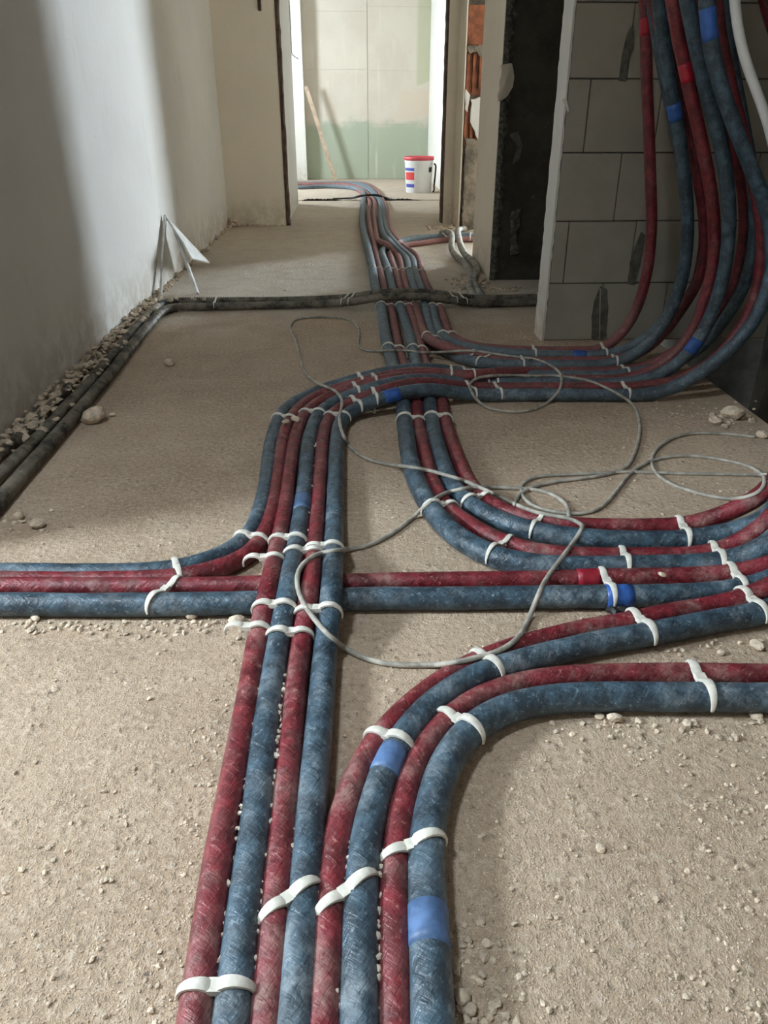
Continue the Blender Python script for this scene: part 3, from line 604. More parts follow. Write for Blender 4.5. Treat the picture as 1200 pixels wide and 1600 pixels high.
conduit('T2', 'corrugated_conduit', [(-60, 800), (-8, 748), (20, 724), (44, 700), (72, 672), (96, 644), (124, 616), (148, 588), (172, 560), (196, 532), (216, 508), (236, 488), (252, 475), (275, 470.5), (330, 470), (400, 469.5), (500, 467.5, .004), (550, 464, .02), (590, 457.5, T), (640, 455.5, T), (680, 458, T), (710, 463, .02), (745, 466.5, .003), (800, 465.5), (850, 464.5), (905, 463), ('w', 1.6, 3.78, .018)],
        .0180, 'black', 'rear black corrugated conduit, mortar-covered by the left wall, then across the corridor', group=GT)
conduit('T3', 'corrugated_conduit', [(-60, 765), (-20, 726), (18, 694), (50, 664), (80, 634), (108, 605), (134, 576), (158, 548), (182, 520), (208, 495), (230, 477), (248, 466)],
        .0150, 'black', 'black corrugated conduit closest to the left wall, almost buried in mortar', group=GT)
GK = 'grey corrugated conduits'
conduit('K1', 'corrugated_conduit', [(690, 364), (700, 362, .03), (706, 368, .045), (706, 378, .045), (705, 388, .02), (710, 397), (720, 406.5), (729, 416), (735, 425), (737, 436), (734, 448), (740, 462)],
        .020, 'greyconduit', 'left of two grey corrugated conduits bent over the side branch by the white reveal', pitch=.014, group=GK)
conduit('K2', 'corrugated_conduit', [(726, 357), (717, 359, .03), (716, 366, .045), (718, 376, .045), (721, 388, .02), (728, 399), (738, 409), (745, 418), (744, 428), (740, 437), (744, 450), (752, 463)],
        .020, 'greyconduit', 'right of two grey corrugated conduits, touching the foot of the white reveal', pitch=.014, group=GK)

# ------------------------------------------------------------------ heights and wire
ALL = np.vstack([np.c_[S, np.full(len(S), r)] for S, r, _, _ in PIPES.values()])
ALL = ALL[(ALL[:, 2] < .16)]
def height(xy, ex=.004):
    h = np.zeros(len(xy))
    for i, p in enumerate(xy):
        d2 = (ALL[:, 0]-p[0])**2+(ALL[:, 1]-p[1])**2
        k = d2 < (ALL[:, 3]+ex)**2
        if k.any(): h[i] = (ALL[k, 2]+np.sqrt(np.maximum((ALL[k, 3]+ex)**2-d2[k], 0))-ex).max()
    return h
def wire(name, px, r, label):
    P2d = np.array([(x, y, 0) for x, y in px], float)
    S2 = cr_path(P2d, 4.0, 1.5)[:, :2]
    W = []
    for (x, y) in S2:
        zs = np.arange(.130, -.0001, -.002)
        Q = np.array([onz(x, y, zq+r) for zq in zs]); hq = height(Q[:, :2], r)
        k = np.nonzero(hq >= zs-1e-6)[0]
        W.append(Q[k[0]] if len(k) else Q[-1])
    W = np.array(W)
    S = cr_path(W, .008, 2.0)
    o = link(name, tube_mesh(name, S, r, 10), 'wire'); tag(o, label, 'cable'); return o
wire('electric_cable', [(889, 806), (888, 792), (867, 774), (837, 765), (800, 763), (760, 761), (727, 763), (692, 772), (664, 791), (639, 814), (602, 840), (565, 856), (525, 860), (490, 868), (470, 885), (463, 905), (470, 935), (490, 966), (525, 1003), (560, 1025), (600, 1037), (640, 1040), (700, 1037), (742, 1028), (783, 1016), (808, 999), (825, 970), (837.5, 937), (854, 903), (879, 870), (900, 841), (912, 821), (890, 810), (846, 803), (812, 791), (783, 777), (727, 752), (653, 731.5), (600, 725), (566, 714), (545, 696), (534, 675), (530, 649), (536, 627), (521, 608.7), (499, 601), (477, 583), (468, 557), (462.7, 532), (452, 511), (459, 500), (481, 496), (536, 497), (557, 506), (562, 521), (559, 541), (570, 548), (602, 548), (640, 548), (657, 551), (682, 550.5), (707, 549), (740, 548), (773, 553), (807, 558), (836, 561), (853, 566.7), (868, 576), (878, 586), (878, 598), (872, 613), (857, 628), (837, 639), (807, 644), (782, 642), (760, 637), (743, 623), (734, 610), (733, 600), (741, 592), (757, 588), (790, 586.7), (840, 587.5), (870, 587), (892, 590), (920, 595), (945, 605), (970, 618), (987, 630), (996, 645), (1000, 672), (992, 707), (979, 730), (940, 743), (905, 748), (866, 753), (833, 761), (810, 773), (804, 788)], .0046,
     'long grey cable looping over the pipes, from the corridor to the lower crossing')
wire('electric_cable', [(1230, 743), (1200, 742), (1117, 741), (1033, 739), (983, 737), (929, 740), (875, 742), (833, 746), (815, 756), (815, 774), (833, 791), (867, 800), (908, 803), (937, 795), (958, 774), (983, 742), (1008, 724), (1033, 716), (1075, 712), (1137, 720), (1179, 732), (1198, 752), (1187, 770), (1158, 779), (1117, 777), (1075, 766), (1042, 753), (1021, 735), (1019, 712), (1042, 689), (1075, 678), (1137, 678), (1180, 683)], .0042,
     'grey cable in loose coils on the bare floor by the right edge')

# ------------------------------------------------------------------ clips
def sweep(path, wid, thk, side):
    """flat tapering strap: path points, half widths along `side`, half thickness along local normal"""
    path = np.asarray(path); n = len(path); T_ = np.gradient(path, axis=0); T_ /= np.linalg.norm(T_, axis=1)[:, None]
    V, Fc = [], []
    for i in range(n):
        nrm = np.cross(T_[i], side); nrm /= np.linalg.norm(nrm)
        for (a, b) in ((-1, -.6), (-.6, -1), (.6, -1), (1, -.6), (1, .6), (.6, 1), (-.6, 1), (-1, .6)):
            V.append(path[i]+side*a*wid[i]+nrm*b*thk[i])
    for i in range(n-1):
        for k in range(8):
            a = i*8+k; b = i*8+(k+1) % 8; Fc.append((a, b, b+8, a+8))
    Fc.append(tuple(range(8))[::-1]); Fc.append(tuple((n-1)*8+k for k in range(8)))
    return V, Fc
def clip(ka, kb, x, y, label, skew=0.0, size=1.0, single=None, sub=''):
    Sa, ra, _, _ = PIPES[ka]; i = near(ka, x, y)
    pa = Sa[i]; ta = Sa[min(i+2, len(Sa)-1)]-Sa[max(i-2, 0)]; ta = ta/np.linalg.norm(ta)
    if kb is not None:
        Sb, rb, _, _ = PIPES[kb]; j = int(np.argmin(((Sb-pa)**2).sum(1))); pb = Sb[j]
    else:                                 # the other arm of the hook holds nothing
        s = np.cross(ta, [0, 0, 1.0]); s /= np.linalg.norm(s); s = s if s[0]*single > 0 else -s
        rb = ra*.9; pb = pa+s*(ra+rb+.004); pb[2] = pa[2]
    pa = pa+ta*skew; pb = pb-ta*skew
    u = pb-pa; uh = np.array([u[0], u[1], 0.0]); D = np.linalg.norm(uh); uh /= D
    up = np.array([0, 0, 1.0]); side = np.cross(uh, up)
    g = .0022*size
    path = []
    aA = np.linspace(math.radians(195), math.radians(58), 11)
    for a in aA: path.append(pa+uh*(ra+g)*math.cos(a)+up*(ra+g)*math.sin(a))
    path.append((pa+pb)/2+up*(min(ra, rb)*.62))
    for a in np.linspace(math.radians(122), math.radians(-15), 11): path.append(pb+uh*(rb+g)*math.cos(a)+up*(rb+g)*math.sin(a))
    n = len(path); k = np.abs(np.linspace(-1, 1, n))
    wid = (.0062-.0044*k**1.6)*size; thk = (.0027-.0014*k**2)*size
    path = np.array(path)
    path[:, 2] = np.maximum(path[:, 2], .002)
    V, Fc = sweep(path, wid, thk, side)
    mid = (pa+pb)/2
    # plug that is knocked into the floor, with its square head
    zt = mid[2]+min(ra, rb)*.75
    for (hw, z0, z1) in ((.0032*size, .0005, zt), (.0066*size, zt-.003, zt+.0045*size)):
        n0 = len(V)
        for z in (z0, z1):
            for (a, b) in ((-1, -1), (1, -1), (1, 1), (-1, 1)):
                q = mid+uh*a*hw+side*b*hw; V.append((q[0], q[1], z))
        for f in ((0, 3, 2, 1), (4, 5, 6, 7), (0, 1, 5, 4), (1, 2, 6, 5), (2, 3, 7, 6), (3, 0, 4, 7)): Fc.append(tuple(n0+q for q in f))
    me = raw_mesh('pipe_clip', V, Fc); me.shade_smooth(); me.set_sharp_from_angle(angle=math.radians(50))
    return tag(link('pipe_clip', me, 'clip'), label, 'clip', 'white plastic pipe clips')
W = 'white clip '
CL = [
 ('P3', 'P4', 322, 1552, W+'nearest the camera, on the two leftmost pipes', 0, 1.1),
 ('P5', 'P6', 428, 1418, W+'on the third and fourth pipes, in the foreground', -.012, 1.1),
 ('E1', 'E2', 518, 1402, W+'on the outer foreground-bend pipes where they run straight', -.014, 1.1),
 ('E3', 'E4', 615, 1338, W+'on the inner foreground-bend pipes where they run straight', -.008, 1.1),
 ('E1', 'E2', 590, 1155, W+'on the outer pipes of the foreground bend beside the pale blue tape', 0, 1.15),
 ('E3', 'E4', 700, 1122, W+'on the inner pipes midway round the foreground bend', 0, 1.1),
 ('E1', 'E2', 750, 1031, W+'on the outer foreground-bend pair where the cable crosses', 0, 1.1),
 ('E1', 'E2', 990, 970, W+'on the outer foreground-bend pair right of the blue tape patch', 0, 1.15),
 ('E3', 'E4', 1075, 1053, W+'on the inner foreground-bend pair near the right edge', 0, 1.2),
 ('E1', 'E2', 1162, 940, W+'on the outer foreground-bend pair at the right edge', 0, 1.1),
 ('Q1', 'Q2', 1138, 897, W+'on the straight crossing pair at the right edge', 0, 1.1),
 ('Q1', 'Q2', 941, 904, W+'on the straight crossing pair beside the blue tape patch', 0, 1.0),
 ('C2', 'C1', 1110, 867, W+'on the outer pair of the wide bend at the right edge', 0, 1.1),
 ('C2', 'C1', 966, 870, W+'on the outer pair of the wide bend above the blue tape patch', 0, 1.0),
 ('C4', 'C3', 1060, 823, W+'on the inner pair of the wide bend near the right edge', 0, 1.1),
 ('C4', 'C3', 842, 816, W+'on the inner pair of the wide bend under the cable coils', 0, .8),
 ('C2', 'C1', 795, 852, W+'on the outer pair of the wide bend left of the hanging cable loop', 0, .85),
 ('C4', 'C3', 758, 783, W+'on the inner pair at the start of the wide bend', 0, 1.0),
 ('C2', 'C1', 702, 797, W+'on the outer pair at the start of the wide bend', 0, 1.1),
 ('C1', 'C2', 634, 657, W+'on the left pair just in front of the S-bend crossing', 0, 1.1),
 ('C3', 'C4', 675, 655, W+'on the right pair just in front of the S-bend crossing', 0, 1.1),
 ('P3', None, 405, 987, 'white clip hooked on the left red pipe, other arm empty, below the crossing', 0, 1.15, -1),
 ('P4', 'P5', 437, 996, W+'on the middle two pipes just below the straight crossing pair', 0, 1.15),
 ('P3', 'P4', 412, 958, W+'on the two left pipes at the lower side of the straight crossing pair', 0, 1.15),
 ('P5', 'P6', 480, 966, W+'on the two right pipes at the lower side of the straight crossing pair', 0, 1.15),
 ('P3', None, 430, 880, 'white clip hooked on the left red pipe, other arm empty, above the crossing', 0, 1.15, -1),
 ('P4', 'P5', 458, 868, W+'on the middle two pipes just above the straight crossing pair', 0, 1.15),
 ('P3', 'P4', 436, 850, W+'beside the parting blue and red pipes, above the crossing', 0, 1.1),
 ('P5', 'P6', 491, 862, W+'under the cable on the two right pipes above the crossing', 0, 1.1),
 ('P1', 'P2', 388, 850, W+'on the blue and red pipes turning off to the left', 0, 1.1),
 ('P1', 'P2', 274, 893, W+'on the upper pair at the left edge of the floor', 0, 1.0),
 ('Q1', 'Q2', 268, 917, W+'on the lower, thicker pair at the left edge of the floor', .012, 1.0),
 ('P1', 'P2', 436, 656, W+'on the two outer pipes at the start of the S-bend', 0, 1.0),
 ('P3', 'P4', 476, 650, W+'on the two middle pipes at the start of the S-bend', 0, 1.0),
 ('P5', 'P6', 514, 653, W+'on the two inner pipes at the start of the S-bend', 0, 1.0),
 ('P1', 'P2', 560, 592, W+'on the two outer pipes midway up the S-bend', 0, .9),
 ('P2', 'P3', 582, 594, W+'on the two red pipes of the S-bend', 0, .9),
 ('P3', 'P4', 552, 607, W+'on the middle red and blue pipes midway up the S-bend', 0, .9),
 ('P5', 'P6', 584, 615, W+'left of the blue tape band on the S-bend', 0, .9),
 ('P5', 'P6', 548, 628, W+'on the two inner pipes low on the S-bend, beside the cable', 0, 1.0),
 ('P1', 'P2', 702, 581, W+'on the outer S-bend pipes, left of a twin clip', 0, .7),
 ('P1', 'P2', 722, 583, W+'on the outer S-bend pipes, right of a twin clip', 0, .7),
 ('P3', 'P4', 752, 594, W+'in the dirt inside the small cable loop, left one', 0, .7),
 ('P3', 'P4', 776, 594, W+'in the dirt inside the small cable loop, right one', 0, .7),
 ('P5', 'P6', 729, 605, W+'where the cable loop meets the near blue pipe', 0, .75),
 ('P5', 'P6', 769, 606, W+'on the near blue pipe inside the small cable loop', 0, .75),
 ('C5', 'C6', 742, 557, W+'slanting on the far right-hand group, leftmost', -.01, .7),
 ('C5', 'C6', 762, 560, W+'slanting on the far right-hand group, second', .01, .7),
 ('C5', 'C6', 812, 565, W+'on the far right-hand group beneath the cable', 0, .7),
 ('C8', 'C7', 834, 549, W+'at the left corner of the block wall', 0, .8),
 ('C8', 'C7', 938, 549, W+'at the foot of the leftmost hanging red pipe', 0, .8),
 ('C5', 'C6', 954, 564, W+'at the foot of the hanging blue pipe with tape', 0, .8),
 ('P2', 'P1', 970, 581, W+'below the hanging red pipes, upper of two', 0, .8),
 ('P5', 'P6', 972, 606, W+'on the lowest blue pipe just before it rises', 0, .8),
 ('C1', 'C2', 595, 480, W+'first from the left, just in front of the black conduits', 0, 1.0),
 ('C3', 'C4', 625, 480, W+'second from the left, just in front of the black conduits', 0, 1.0),
 ('C5', 'C6', 649, 477, W+'third from the left, just in front of the black conduits', 0, 1.0),
 ('C7', 'C8', 675, 481, W+'fourth from the left, just in front of the black conduits', 0, 1.0),
 ('C5', 'C6', 667, 527, W+'where the corridor reds and blues turn right, left one', 0, 1.0),
 ('C7', 'C8', 690, 526, W+'where the corridor reds and blues turn right, right one', 0, 1.0),
 ('C1', 'C2', 608, 546, W+'on the left corridor pair where the cable passes over', 0, 1.0),
 ('C3', 'C4', 645, 547, W+'on the next corridor pair where the cable passes over', 0, 1.0),
 ('C1', 'C2', 582, 422, W+'first from the left, behind the black conduits', 0, .9),
 ('C3', 'C4', 607, 423, W+'second from the left, behind the black conduits', 0, .9),
 ('C5', 'C6', 628, 424, W+'third from the left, behind the black conduits', 0, .9),
 ('C7', 'C8', 649, 426, W+'fourth from the left, behind the black conduits', 0, .9),
 ('C3', 'C4', 691, 370, W+'on the side branch, left of the grey conduits', 0, .9),
 ('C3', 'C4', 734, 368, W+'on the side branch, right of the grey conduits', 0, .9),
 ('T2', 'T1', 338, 470, W+'on the black conduits near the propped white scrap', 0, .55),
 ('T2', 'T1', 545, 465, W+'on the black conduits left of the corridor bundle, left one', 0, .55),
 ('T2', 'T1', 554, 464, W+'on the black conduits left of the corridor bundle, right one', 0, .55),
 ('T2', 'T1', 702, 461, W+'on the black conduits right of the corridor bundle, left one', 0, .55),
 ('T2', 'T1', 718, 465, W+'on the black conduits right of the corridor bundle, right one', 0, .55),
]
for c in CL: clip(*c[:5], skew=c[5], size=c[6], single=c[7] if len(c) > 7 else None)

# ------------------------------------------------------------------ rubble
def ico():
    bm = bmesh.new(); bmesh.ops.create_icosphere(bm, subdivisions=1, radius=1); v = np.array([x.co[:] for x in bm.verts]); f = np.array([[q.index for q in p.verts] for p in bm.faces]); bm.free(); return v, f
IV, IF = ico()
def ico2():
    bm = bmesh.new(); bmesh.ops.create_icosphere(bm, subdivisions=2, radius=1); v = np.array([x.co[:] for x in bm.verts]); f = np.array([[q.index for q in p.verts] for p in bm.faces]); bm.free(); return v, f
IV2, IF2 = ico2()
rng = np.random.RandomState(7)
def rotm():
    q = rng.normal(size=4); q /= np.linalg.norm(q); a, b, c, d = q
    return np.array([[1-2*(c*c+d*d), 2*(b*c-a*d), 2*(b*d+a*c)], [2*(b*c+a*d), 1-2*(b*b+d*d), 2*(c*d-a*b)], [2*(b*d-a*c), 2*(c*d+a*b), 1-2*(b*b+c*c)]])
def rock(s, flat=.6, base=IV, k=.28):
    v = base*(1+rng.uniform(-k, k, (len(base), 1))); v = v*rng.uniform(.65, 1.25, 3); v = v @ rotm().T
    v[:, 2] *= flat; v = v*s; v[:, 2] -= v[:, 2].min(); return v
def scatter(name, spots, mat, label, cat, flat=.65, sink=.25):
    V, Fc, n = [], [], 0
    for (x, y, z, s) in spots:
        v = rock(s, flat); v[:, 2] -= s*sink; V.append(v+np.array([x, y, z])); Fc.append(IF+n); n += len(v)
    me = raw_mesh(name, np.vstack(V), np.vstack(Fc)); o = link(name, me, mat); tag(o, label, cat); o['kind'] = 'stuff'; return o
# fine grit over the whole visible floor, denser near the camera and along the pipes
sp = []
for _ in range(11000):
    x, y = rng.uniform(0, 1200), 360+1240*rng.rand()**.8
    p = onz(x, y)
    if p[1] > 6 or p[0] < -.93 or p[0] > FX-.01 or (p[1] > 2.9 and p[0] > .74): continue
    if height(np.array([p[:2]]))[0] > 0: continue
    sp.append((p[0], p[1], 0, rng.uniform(.0006, .0015)*(1+1.8*(rng.rand() < .06))))
scatter('floor_grit', sp, 'stone', 'fine crumbs of plaster strewn over the concrete floor', 'grit')
def between(ka, kb, n, ya, yb, smin=.002, smax=.005):
    Sa, ra, _, qa = PIPES[ka]; Sb, rb, _, _ = PIPES[kb]; idx = [i for i in range(len(Sa)) if ya < qa[i, 1] < yb and Sa[i, 2] < .1]
    out = []
    for _ in range(n):
        i = idx[rng.randint(len(idx))]; j = int(np.argmin(((Sb-Sa[i])**2).sum(1)))
        gap = np.linalg.norm((Sb[j]-Sa[i])[:2])
        m = (Sa[i]*rb+Sb[j]*ra)/(ra+rb)+rng.normal(size=3)*np.array([.0025, .002, 0])
        z = max(0, min(Sa[i, 2], Sb[j, 2])+(.004 if gap < ra+rb+.004 else -.014)+rng.uniform(-.003, .004))
        out.append((m[0], m[1], z, rng.uniform(smin, smax)))
    return out
sp = between('P3', 'P4', 46, 1060, 1560)+between('P4', 'P5', 120, 1060, 1600)+between('P5', 'P6', 26, 1290, 1600)+between('P6', 'E1', 60, 1360, 1600)+between('E1', 'E2', 36, 1290, 1600)+between('E2', 'E3', 40, 1300, 1600)+between('P1', 'P2', 14, 670, 830)+between('P2', 'P3', 26, 670, 850)+between('P4', 'P5', 26, 680, 860)+between('C2', 'C3', 90, 545, 580)+between('P4', 'P5', 70, 590, 612)
scatter('pebbles', sp, 'stone_w', 'pale plaster crumbs lodged in the gaps between the pipes', 'crumbs', .8, .1)
def along(ka, n, xa, xb, off, spread, smin, smax, axis=0):
    Sa, ra, _, qa = PIPES[ka]; idx = [i for i in range(len(Sa)) if xa < qa[i, axis] < xb and Sa[i, 2] < .06]; out = []
    for _ in range(n):
        i = idx[rng.randint(len(idx))]; t = Sa[min(i+1, len(Sa)-1)]-Sa[max(i-1, 0)]; t /= np.linalg.norm(t); s = np.array([t[1], -t[0], 0])
        p = Sa[i]+s*(off+np.sign(off)*abs(rng.normal())*spread); out.append((p[0], p[1], 0, rng.uniform(smin, smax)))
    return out
sp = along('Q2', 110, 20, 395, .024, .02, .0015, .006)+along('C1', 70, 480, 640, -.03, .015, .002, .006, 1)+along('E4', 60, 1180, 1600, -.03, .012, .0015, .005, 1)+along('E4', 40, 850, 1200, .026, .02, .0015, .006)+along('P3', 60, 1000, 1600, -.03, .02, .0012, .004, 1)+along('E2', 30, 850, 1180, .024, .015, .0015, .005)
scatter('gravel', sp, 'stone', 'loose gravel gathered along the foot of the pipes', 'gravel')
# mortar rubble along the left wall, over the conduits, and at the wall feet
sp = []
for _ in range(560):
    f = rng.rand(); Y = 1.75+f*2.3; X = -.945+abs(rng.normal())*.030
    if Y > 3.75: X = -.945+abs(rng.normal())*.02
    s = (rng.uniform(.003, .012) if rng.rand() < .9 else rng.uniform(.013, .019))*(1 if Y < 3.7 else .6)
    sp.append((X, Y, max(0, .035-.25*(X+.945))*rng.rand(), s))
for _ in range(90):
    Y = rng.uniform(4.0, 6.5); sp.append((-.945+abs(rng.normal())*.014, Y, 0, rng.uniform(.006, .02)))
for _ in range(60): sp.append((rng.uniform(-.95, -.50), 6.49-abs(rng.normal())*.012, 0, rng.uniform(.005, .015)))
for _ in range(40): sp.append((-.93+abs(rng.normal())*.03, 6.47-abs(rng.normal())*.03, abs(rng.normal())*.02, rng.uniform(.015, .035)))
scatter('mortar_rubble', sp, 'stone', 'crumbled mortar heaped along the foot of the left wall', 'rubble', .7, .2)
sp = []
for k in ('T2', 'T3'):
    S, r, _, q = PIPES[k]
    for _ in range(170):
        i = rng.randint(len(S)); p = S[i]
        if p[1] < 2.0 or p[0] > -.55: continue
        sp.append((p[0]+rng.normal()*.008, p[1], r*1.35, rng.uniform(.008, .021)))
scatter('mortar_lumps', sp, 'stone', 'pale mortar splashes clinging to the conduits by the left wall', 'mortar', .45, .3)
sp = []
for (x, y, n, sx, sy, s) in ((700, 357, 50, .09, .05, .022), (738, 440, 50, .05, .10, .022), (770, 452, 30, .10, .03, .016), (1145, 655, 26, .05, .03, .013), (1105, 640, 40, .08, .06, .006), (715, 1560, 90, .03, .06, .006), (745, 1590, 50, .03, .03, .005), (985, 1150, 30, .012, .03, .0035), (455, 1410, 20, .02, .02, .003), (1170, 1260, 60, .05, .06, .0035), (840, 460, 30, .06, .02, .01), (320, 1220, 30, .02, .04, .003), (840, 535, 24, .04, .05, .007), (28, 815, 30, .06, .05, .007), (240, 975, 50, .07, .02, .004)):
    p = onz(x, y)
    for _ in range(n):
        sp.append((p[0]+rng.normal()*sx, p[1]+rng.normal()*sy, 0, s*rng.uniform(.3, 1.1)))
scatter('debris', [q for q in sp if not (q[0] > .72 and (2.93 < q[1] < 3.12 or 4.17 < q[1] < 4.87))], 'stone', 'scattered plaster debris in small heaps on the floor', 'debris', .6, .25)
# countable stones
ST = [(148, 660, .034, 'largest cream stone, beside the black conduit on the left'), (265, 571, .020, 'flat pale chip alone on the left floor'), (60, 824, .018, 'flat chip lowest on the left floor'), (30, 812, .014, 'small chip by the left edge next to the flat one'), (176, 650, .012, 'small stone right of the largest cream stone'), (205, 556, .013, 'small stone touching the conduit bend on the left'),
      (1143, 654, .030, 'largest lump on the edge of the dark shaft'), (1118, 662, .018, 'second lump near the shaft edge'), (1132, 668, .013, 'small lump below the largest one at the shaft edge'), (1190, 684, .016, 'lump at the right picture edge by the shaft'),
      (960, 1126, .011, 'round pebble below the nearest horizontal blue pipe'), (936, 1121, .008, 'small pebble left of the round one below the blue pipe'), (998, 1128, .006, 'thin chip right of the round pebble below the blue pipe'), (1180, 1120, .011, 'pebble under the blue pipe at the right edge'), (938, 1328, .008, 'lone pebble in the middle of the right foreground floor'), (1182, 1012, .013, 'stone between the two pairs at the right edge'), (1126, 1022, .007, 'small stone left of the one between the two pairs at right'),
      (715, 625, .016, 'stone touching the near blue pipe beside the cable loop'), (728, 623, .012, 'pale stone under the clip beside the cable loop'), (56, 968, .010, 'pebble under the straight blue pipe at far left'), (300, 966, .010, 'pebble under the straight blue pipe left of the bundle'), (370, 974, .012, 'flat stone tucked in the corner left of the bundle'), (722, 1562, .011, 'largest crumb beside the thick blue pipe at the bottom'), (735, 1580, .008, 'second crumb beside the thick blue pipe at the bottom'), (1035, 905, .008, 'pink-white crumb lying on the straight red pipe')]
for (x, y, s, lab) in ST:
    z = 0
    if y == 905: p = onz(x, 899, 2*RR); z = 2*RR-.002
    else: p = onz(x, y)
    v = rock(s, .62, IV2, .10); v[:, 2] -= s*.08
    me = raw_mesh('stone', v+np.array([p[0], p[1], z]), IF2)
    tag(link('stone', me, 'stone'), lab, 'stone', 'stones on the floor')
p = onz(961, 958)                       # crumpled black plastic below the straight blue pipe
v = rock(.010, .8, IV2, .45); v[:, 0] *= 1.3
tag(link('plastic_scrap', raw_mesh('plastic_scrap', v+np.array([p[0], p[1], 0]), IF2), 'handle'), 'crumpled black plastic scrap below the blue tape patch', 'scrap')
# crumbs stuck on the clip at the S-bend start
for (x, y, s, lab) in ((462, 655, .012, 'plaster crumb stuck on the clip at the start of the S-bend, right one'), (447, 660, .012, 'plaster crumb stuck on the clip at the start of the S-bend, left one')):
    p = onz(x, y, .042); v = rock(s, .6, IV2, .12)
    tag(link('stone', raw_mesh('stone', v+np.array([p[0], p[1], .036]), IF2), 'stone'), lab, 'stone', 'stones on the floor')

# ------------------------------------------------------------------ far-room things
# bucket
bp = onz(655.5, 303); BR, BH = .158, .365
bx, by = bp[0], bp[1]+.15
e = bpy.data.objects.new('bucket', None); C.objects.link(e); e.location = (bx, by, .004); tag(e, 'white plastic bucket with red lid standing in the far room', 'bucket')
def lathe(name, prof, mat, parent, n=40):
    V, Fc = [], []
    for (r, z) in prof:
        for k in range(n):
            a = 2*math.pi*k/n; V.append((r*math.cos(a), r*math.sin(a), z))
    for i in range(len(prof)-1):
        for k in range(n):
            Fc.append((i*n+k, i*n+(k+1) % n, (i+1)*n+(k+1) % n, (i+1)*n+k))
    Fc.append(tuple(range(n))[::-1]); Fc.append(tuple((len(prof)-1)*n+k for k in range(n)))
    o = link(name, raw_mesh(name, V, Fc), mat, parent, True); return o
lathe('body', [(BR*.86, 0), (BR*.88, .004), (BR*.985, BH-.06), (BR*1.0, BH-.055), (BR*1.0, BH-.035), (BR*.99, BH-.02)], 'bucket', e)
lid = lathe('lid', [(BR*1.05, BH-.034), (BR*1.055, BH-.004), (BR*1.03, BH), (BR*.97, BH), (BR*.95, BH-.012), (.001, BH-.012)], 'lid', e)
def patch(name, a0, a1, z0, z1, mat, parent, off=.0012):
    V, Fc = [], []; n = 10
    for i in range(n+1):
        a = a0+(a1-a0)*i/n
        for z in (z0, z1):
            r = BR*(.88+.105*z/(BH-.06))+off; V.append((r*math.cos(a), r*math.sin(a), z))
    for i in range(n): Fc.append((2*i, 2*i+2, 2*i+3, 2*i+1))
    return link(name, raw_mesh(name, V, Fc), mat, parent, True)
D = math.radians
patch('printed_label', D(188), D(246), BH*.62, BH*.70, 'print_blue', e)
patch('printed_label', D(196), D(246), BH*.37, BH*.58, 'print_red', e)
patch('printed_label', D(196), D(246), BH*.16, BH*.255, 'print_blue', e)
hp = [np.array([BR*1.05, -.02, BH*.80]), np.array([BR*1.14, -.03, BH*.78]), np.array([BR*1.12, -.05, BH*.45]), np.array([BR*1.06, -.06, BH*.15]), np.array([BR*1.08, -.07, .03]), np.array([BR*.98, -.09, .012])]
link('handle', tube_mesh('handle', cr_path(hp, .01, 1), .0095, 8), 'handle', e)
patch('handle_socket', D(310), D(330), BH*.58, BH*.72, 'handle', e, .004)
# wooden lath
a = onz(524, 281.5, .006); b = np.array([-.50, 11.03, 1.09]); 
a = np.array([a[0], min(a[1], 11.1), .006])
d = (b-a)/np.linalg.norm(b-a); s = np.cross(d, [0, 1, 0]); s /= np.linalg.norm(s); t = np.cross(d, s)
V = [];
for p in (a, b):
    for (i, j) in ((-1, -1), (1, -1), (1, 1), (-1, 1)): V.append(p+s*i*.024+t*j*.011)
me = raw_mesh('wooden_lath', V, [(0, 3, 2, 1), (4, 5, 6, 7), (0, 1, 5, 4), (1, 2, 6, 5), (2, 3, 7, 6), (3, 0, 4, 7)])
tag(link('wooden_lath', me, 'wood'), 'pale wooden lath leaning in the corner of the far room', 'wood')
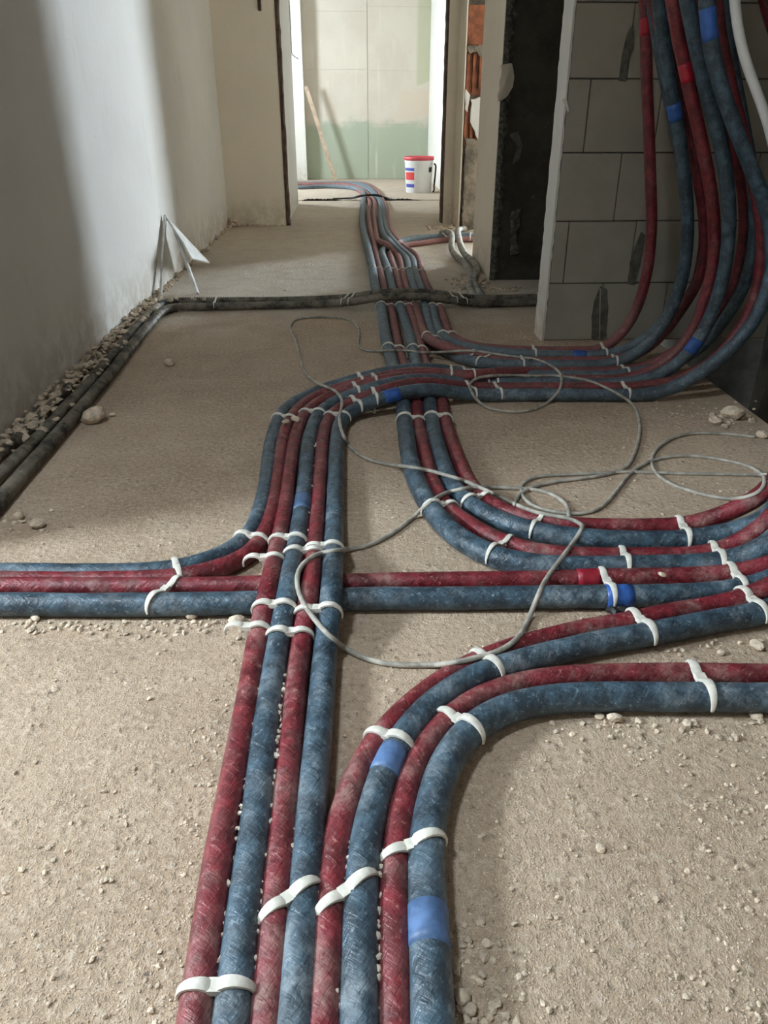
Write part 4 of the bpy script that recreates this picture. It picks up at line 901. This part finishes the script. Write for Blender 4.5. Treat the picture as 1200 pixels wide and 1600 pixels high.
# dangling wire on the far-left wall
P = [('y', 449, -60, 8.05), ('y', 450.5, 0, 8.05), ('y', 452.5, 27, 8.05), ('y', 446.5, 50, 8.05), ('y', 450, 73, 8.05), ('y', 457, 86, 8.05), ('y', 466, 92, 8.05)]
S = cr_path(path_pts(P, .003), .02, 1); S[:, 0] = np.maximum(S[:, 0], -.478)
tag(link('hanging_wire', tube_mesh('hanging_wire', S, .004, 8), 'wire'), 'thin wire dangling beside the far doorway', 'wire')
# black cord across the bundle at the far threshold
P = [onz(520, 311, .01), onz(545, 310, .012), onz(560, 307, .05), onz(575, 304.5, .055), onz(590, 305, .055), onz(602, 309, .02), onz(612, 312, .01)]
tag(link('black_cord', tube_mesh('black_cord', cr_path(P, .02, 1), .011, 8), 'handle'), 'short black cord over the pipes at the far threshold', 'cord')

# ------------------------------------------------------------------ propped white scrap by the left wall
e = bpy.data.objects.new('board_scrap', None); C.objects.link(e)
tag(e, 'white triangular board scrap propped up on two thin legs against the left wall', 'scrap')
apex = onx(258, 338, -.935); foot1 = onz(251, 466, .003); foot1[0] = max(foot1[0], -.935)
foot2 = onz(309, 459, .003); tip = onz(327, 411, .05); low = onz(299, 404, .16)
e.location = (0, 0, 0)
def bar(name, a, b, wx, wy, mat, parent):
    a = np.array(a); b = np.array(b); d = (b-a)/np.linalg.norm(b-a); s = np.cross(d, [0, 1, 0]); s /= np.linalg.norm(s); t = np.cross(d, s)
    V = [p+s*i*wx+t*j*wy for p in (a, b) for (i, j) in ((-1, -1), (1, -1), (1, 1), (-1, 1))]
    return link(name, raw_mesh(name, V, [(0, 3, 2, 1), (4, 5, 6, 7), (0, 1, 5, 4), (1, 2, 6, 5), (2, 3, 7, 6), (3, 0, 4, 7)]), mat, parent)
bar('leg', apex, foot1, .005, .010, 'sheet', e)
mid = apex+(tip-apex)*.16
bar('leg', mid, foot2, .006, .010, 'sheet', e)
nrm = np.cross(tip-apex, low-apex); nrm /= np.linalg.norm(nrm)
V = [apex-nrm*.004, tip-nrm*.004, low-nrm*.004, mid*.5+low*.5-nrm*.004, apex+nrm*.004, tip+nrm*.004, low+nrm*.004, mid*.5+low*.5+nrm*.004]
link('sheet', raw_mesh('sheet', V, [(0, 1, 2, 3), (7, 6, 5, 4), (0, 4, 5, 1), (1, 5, 6, 2), (2, 6, 7, 3), (3, 7, 4, 0)]), 'sheet', e)
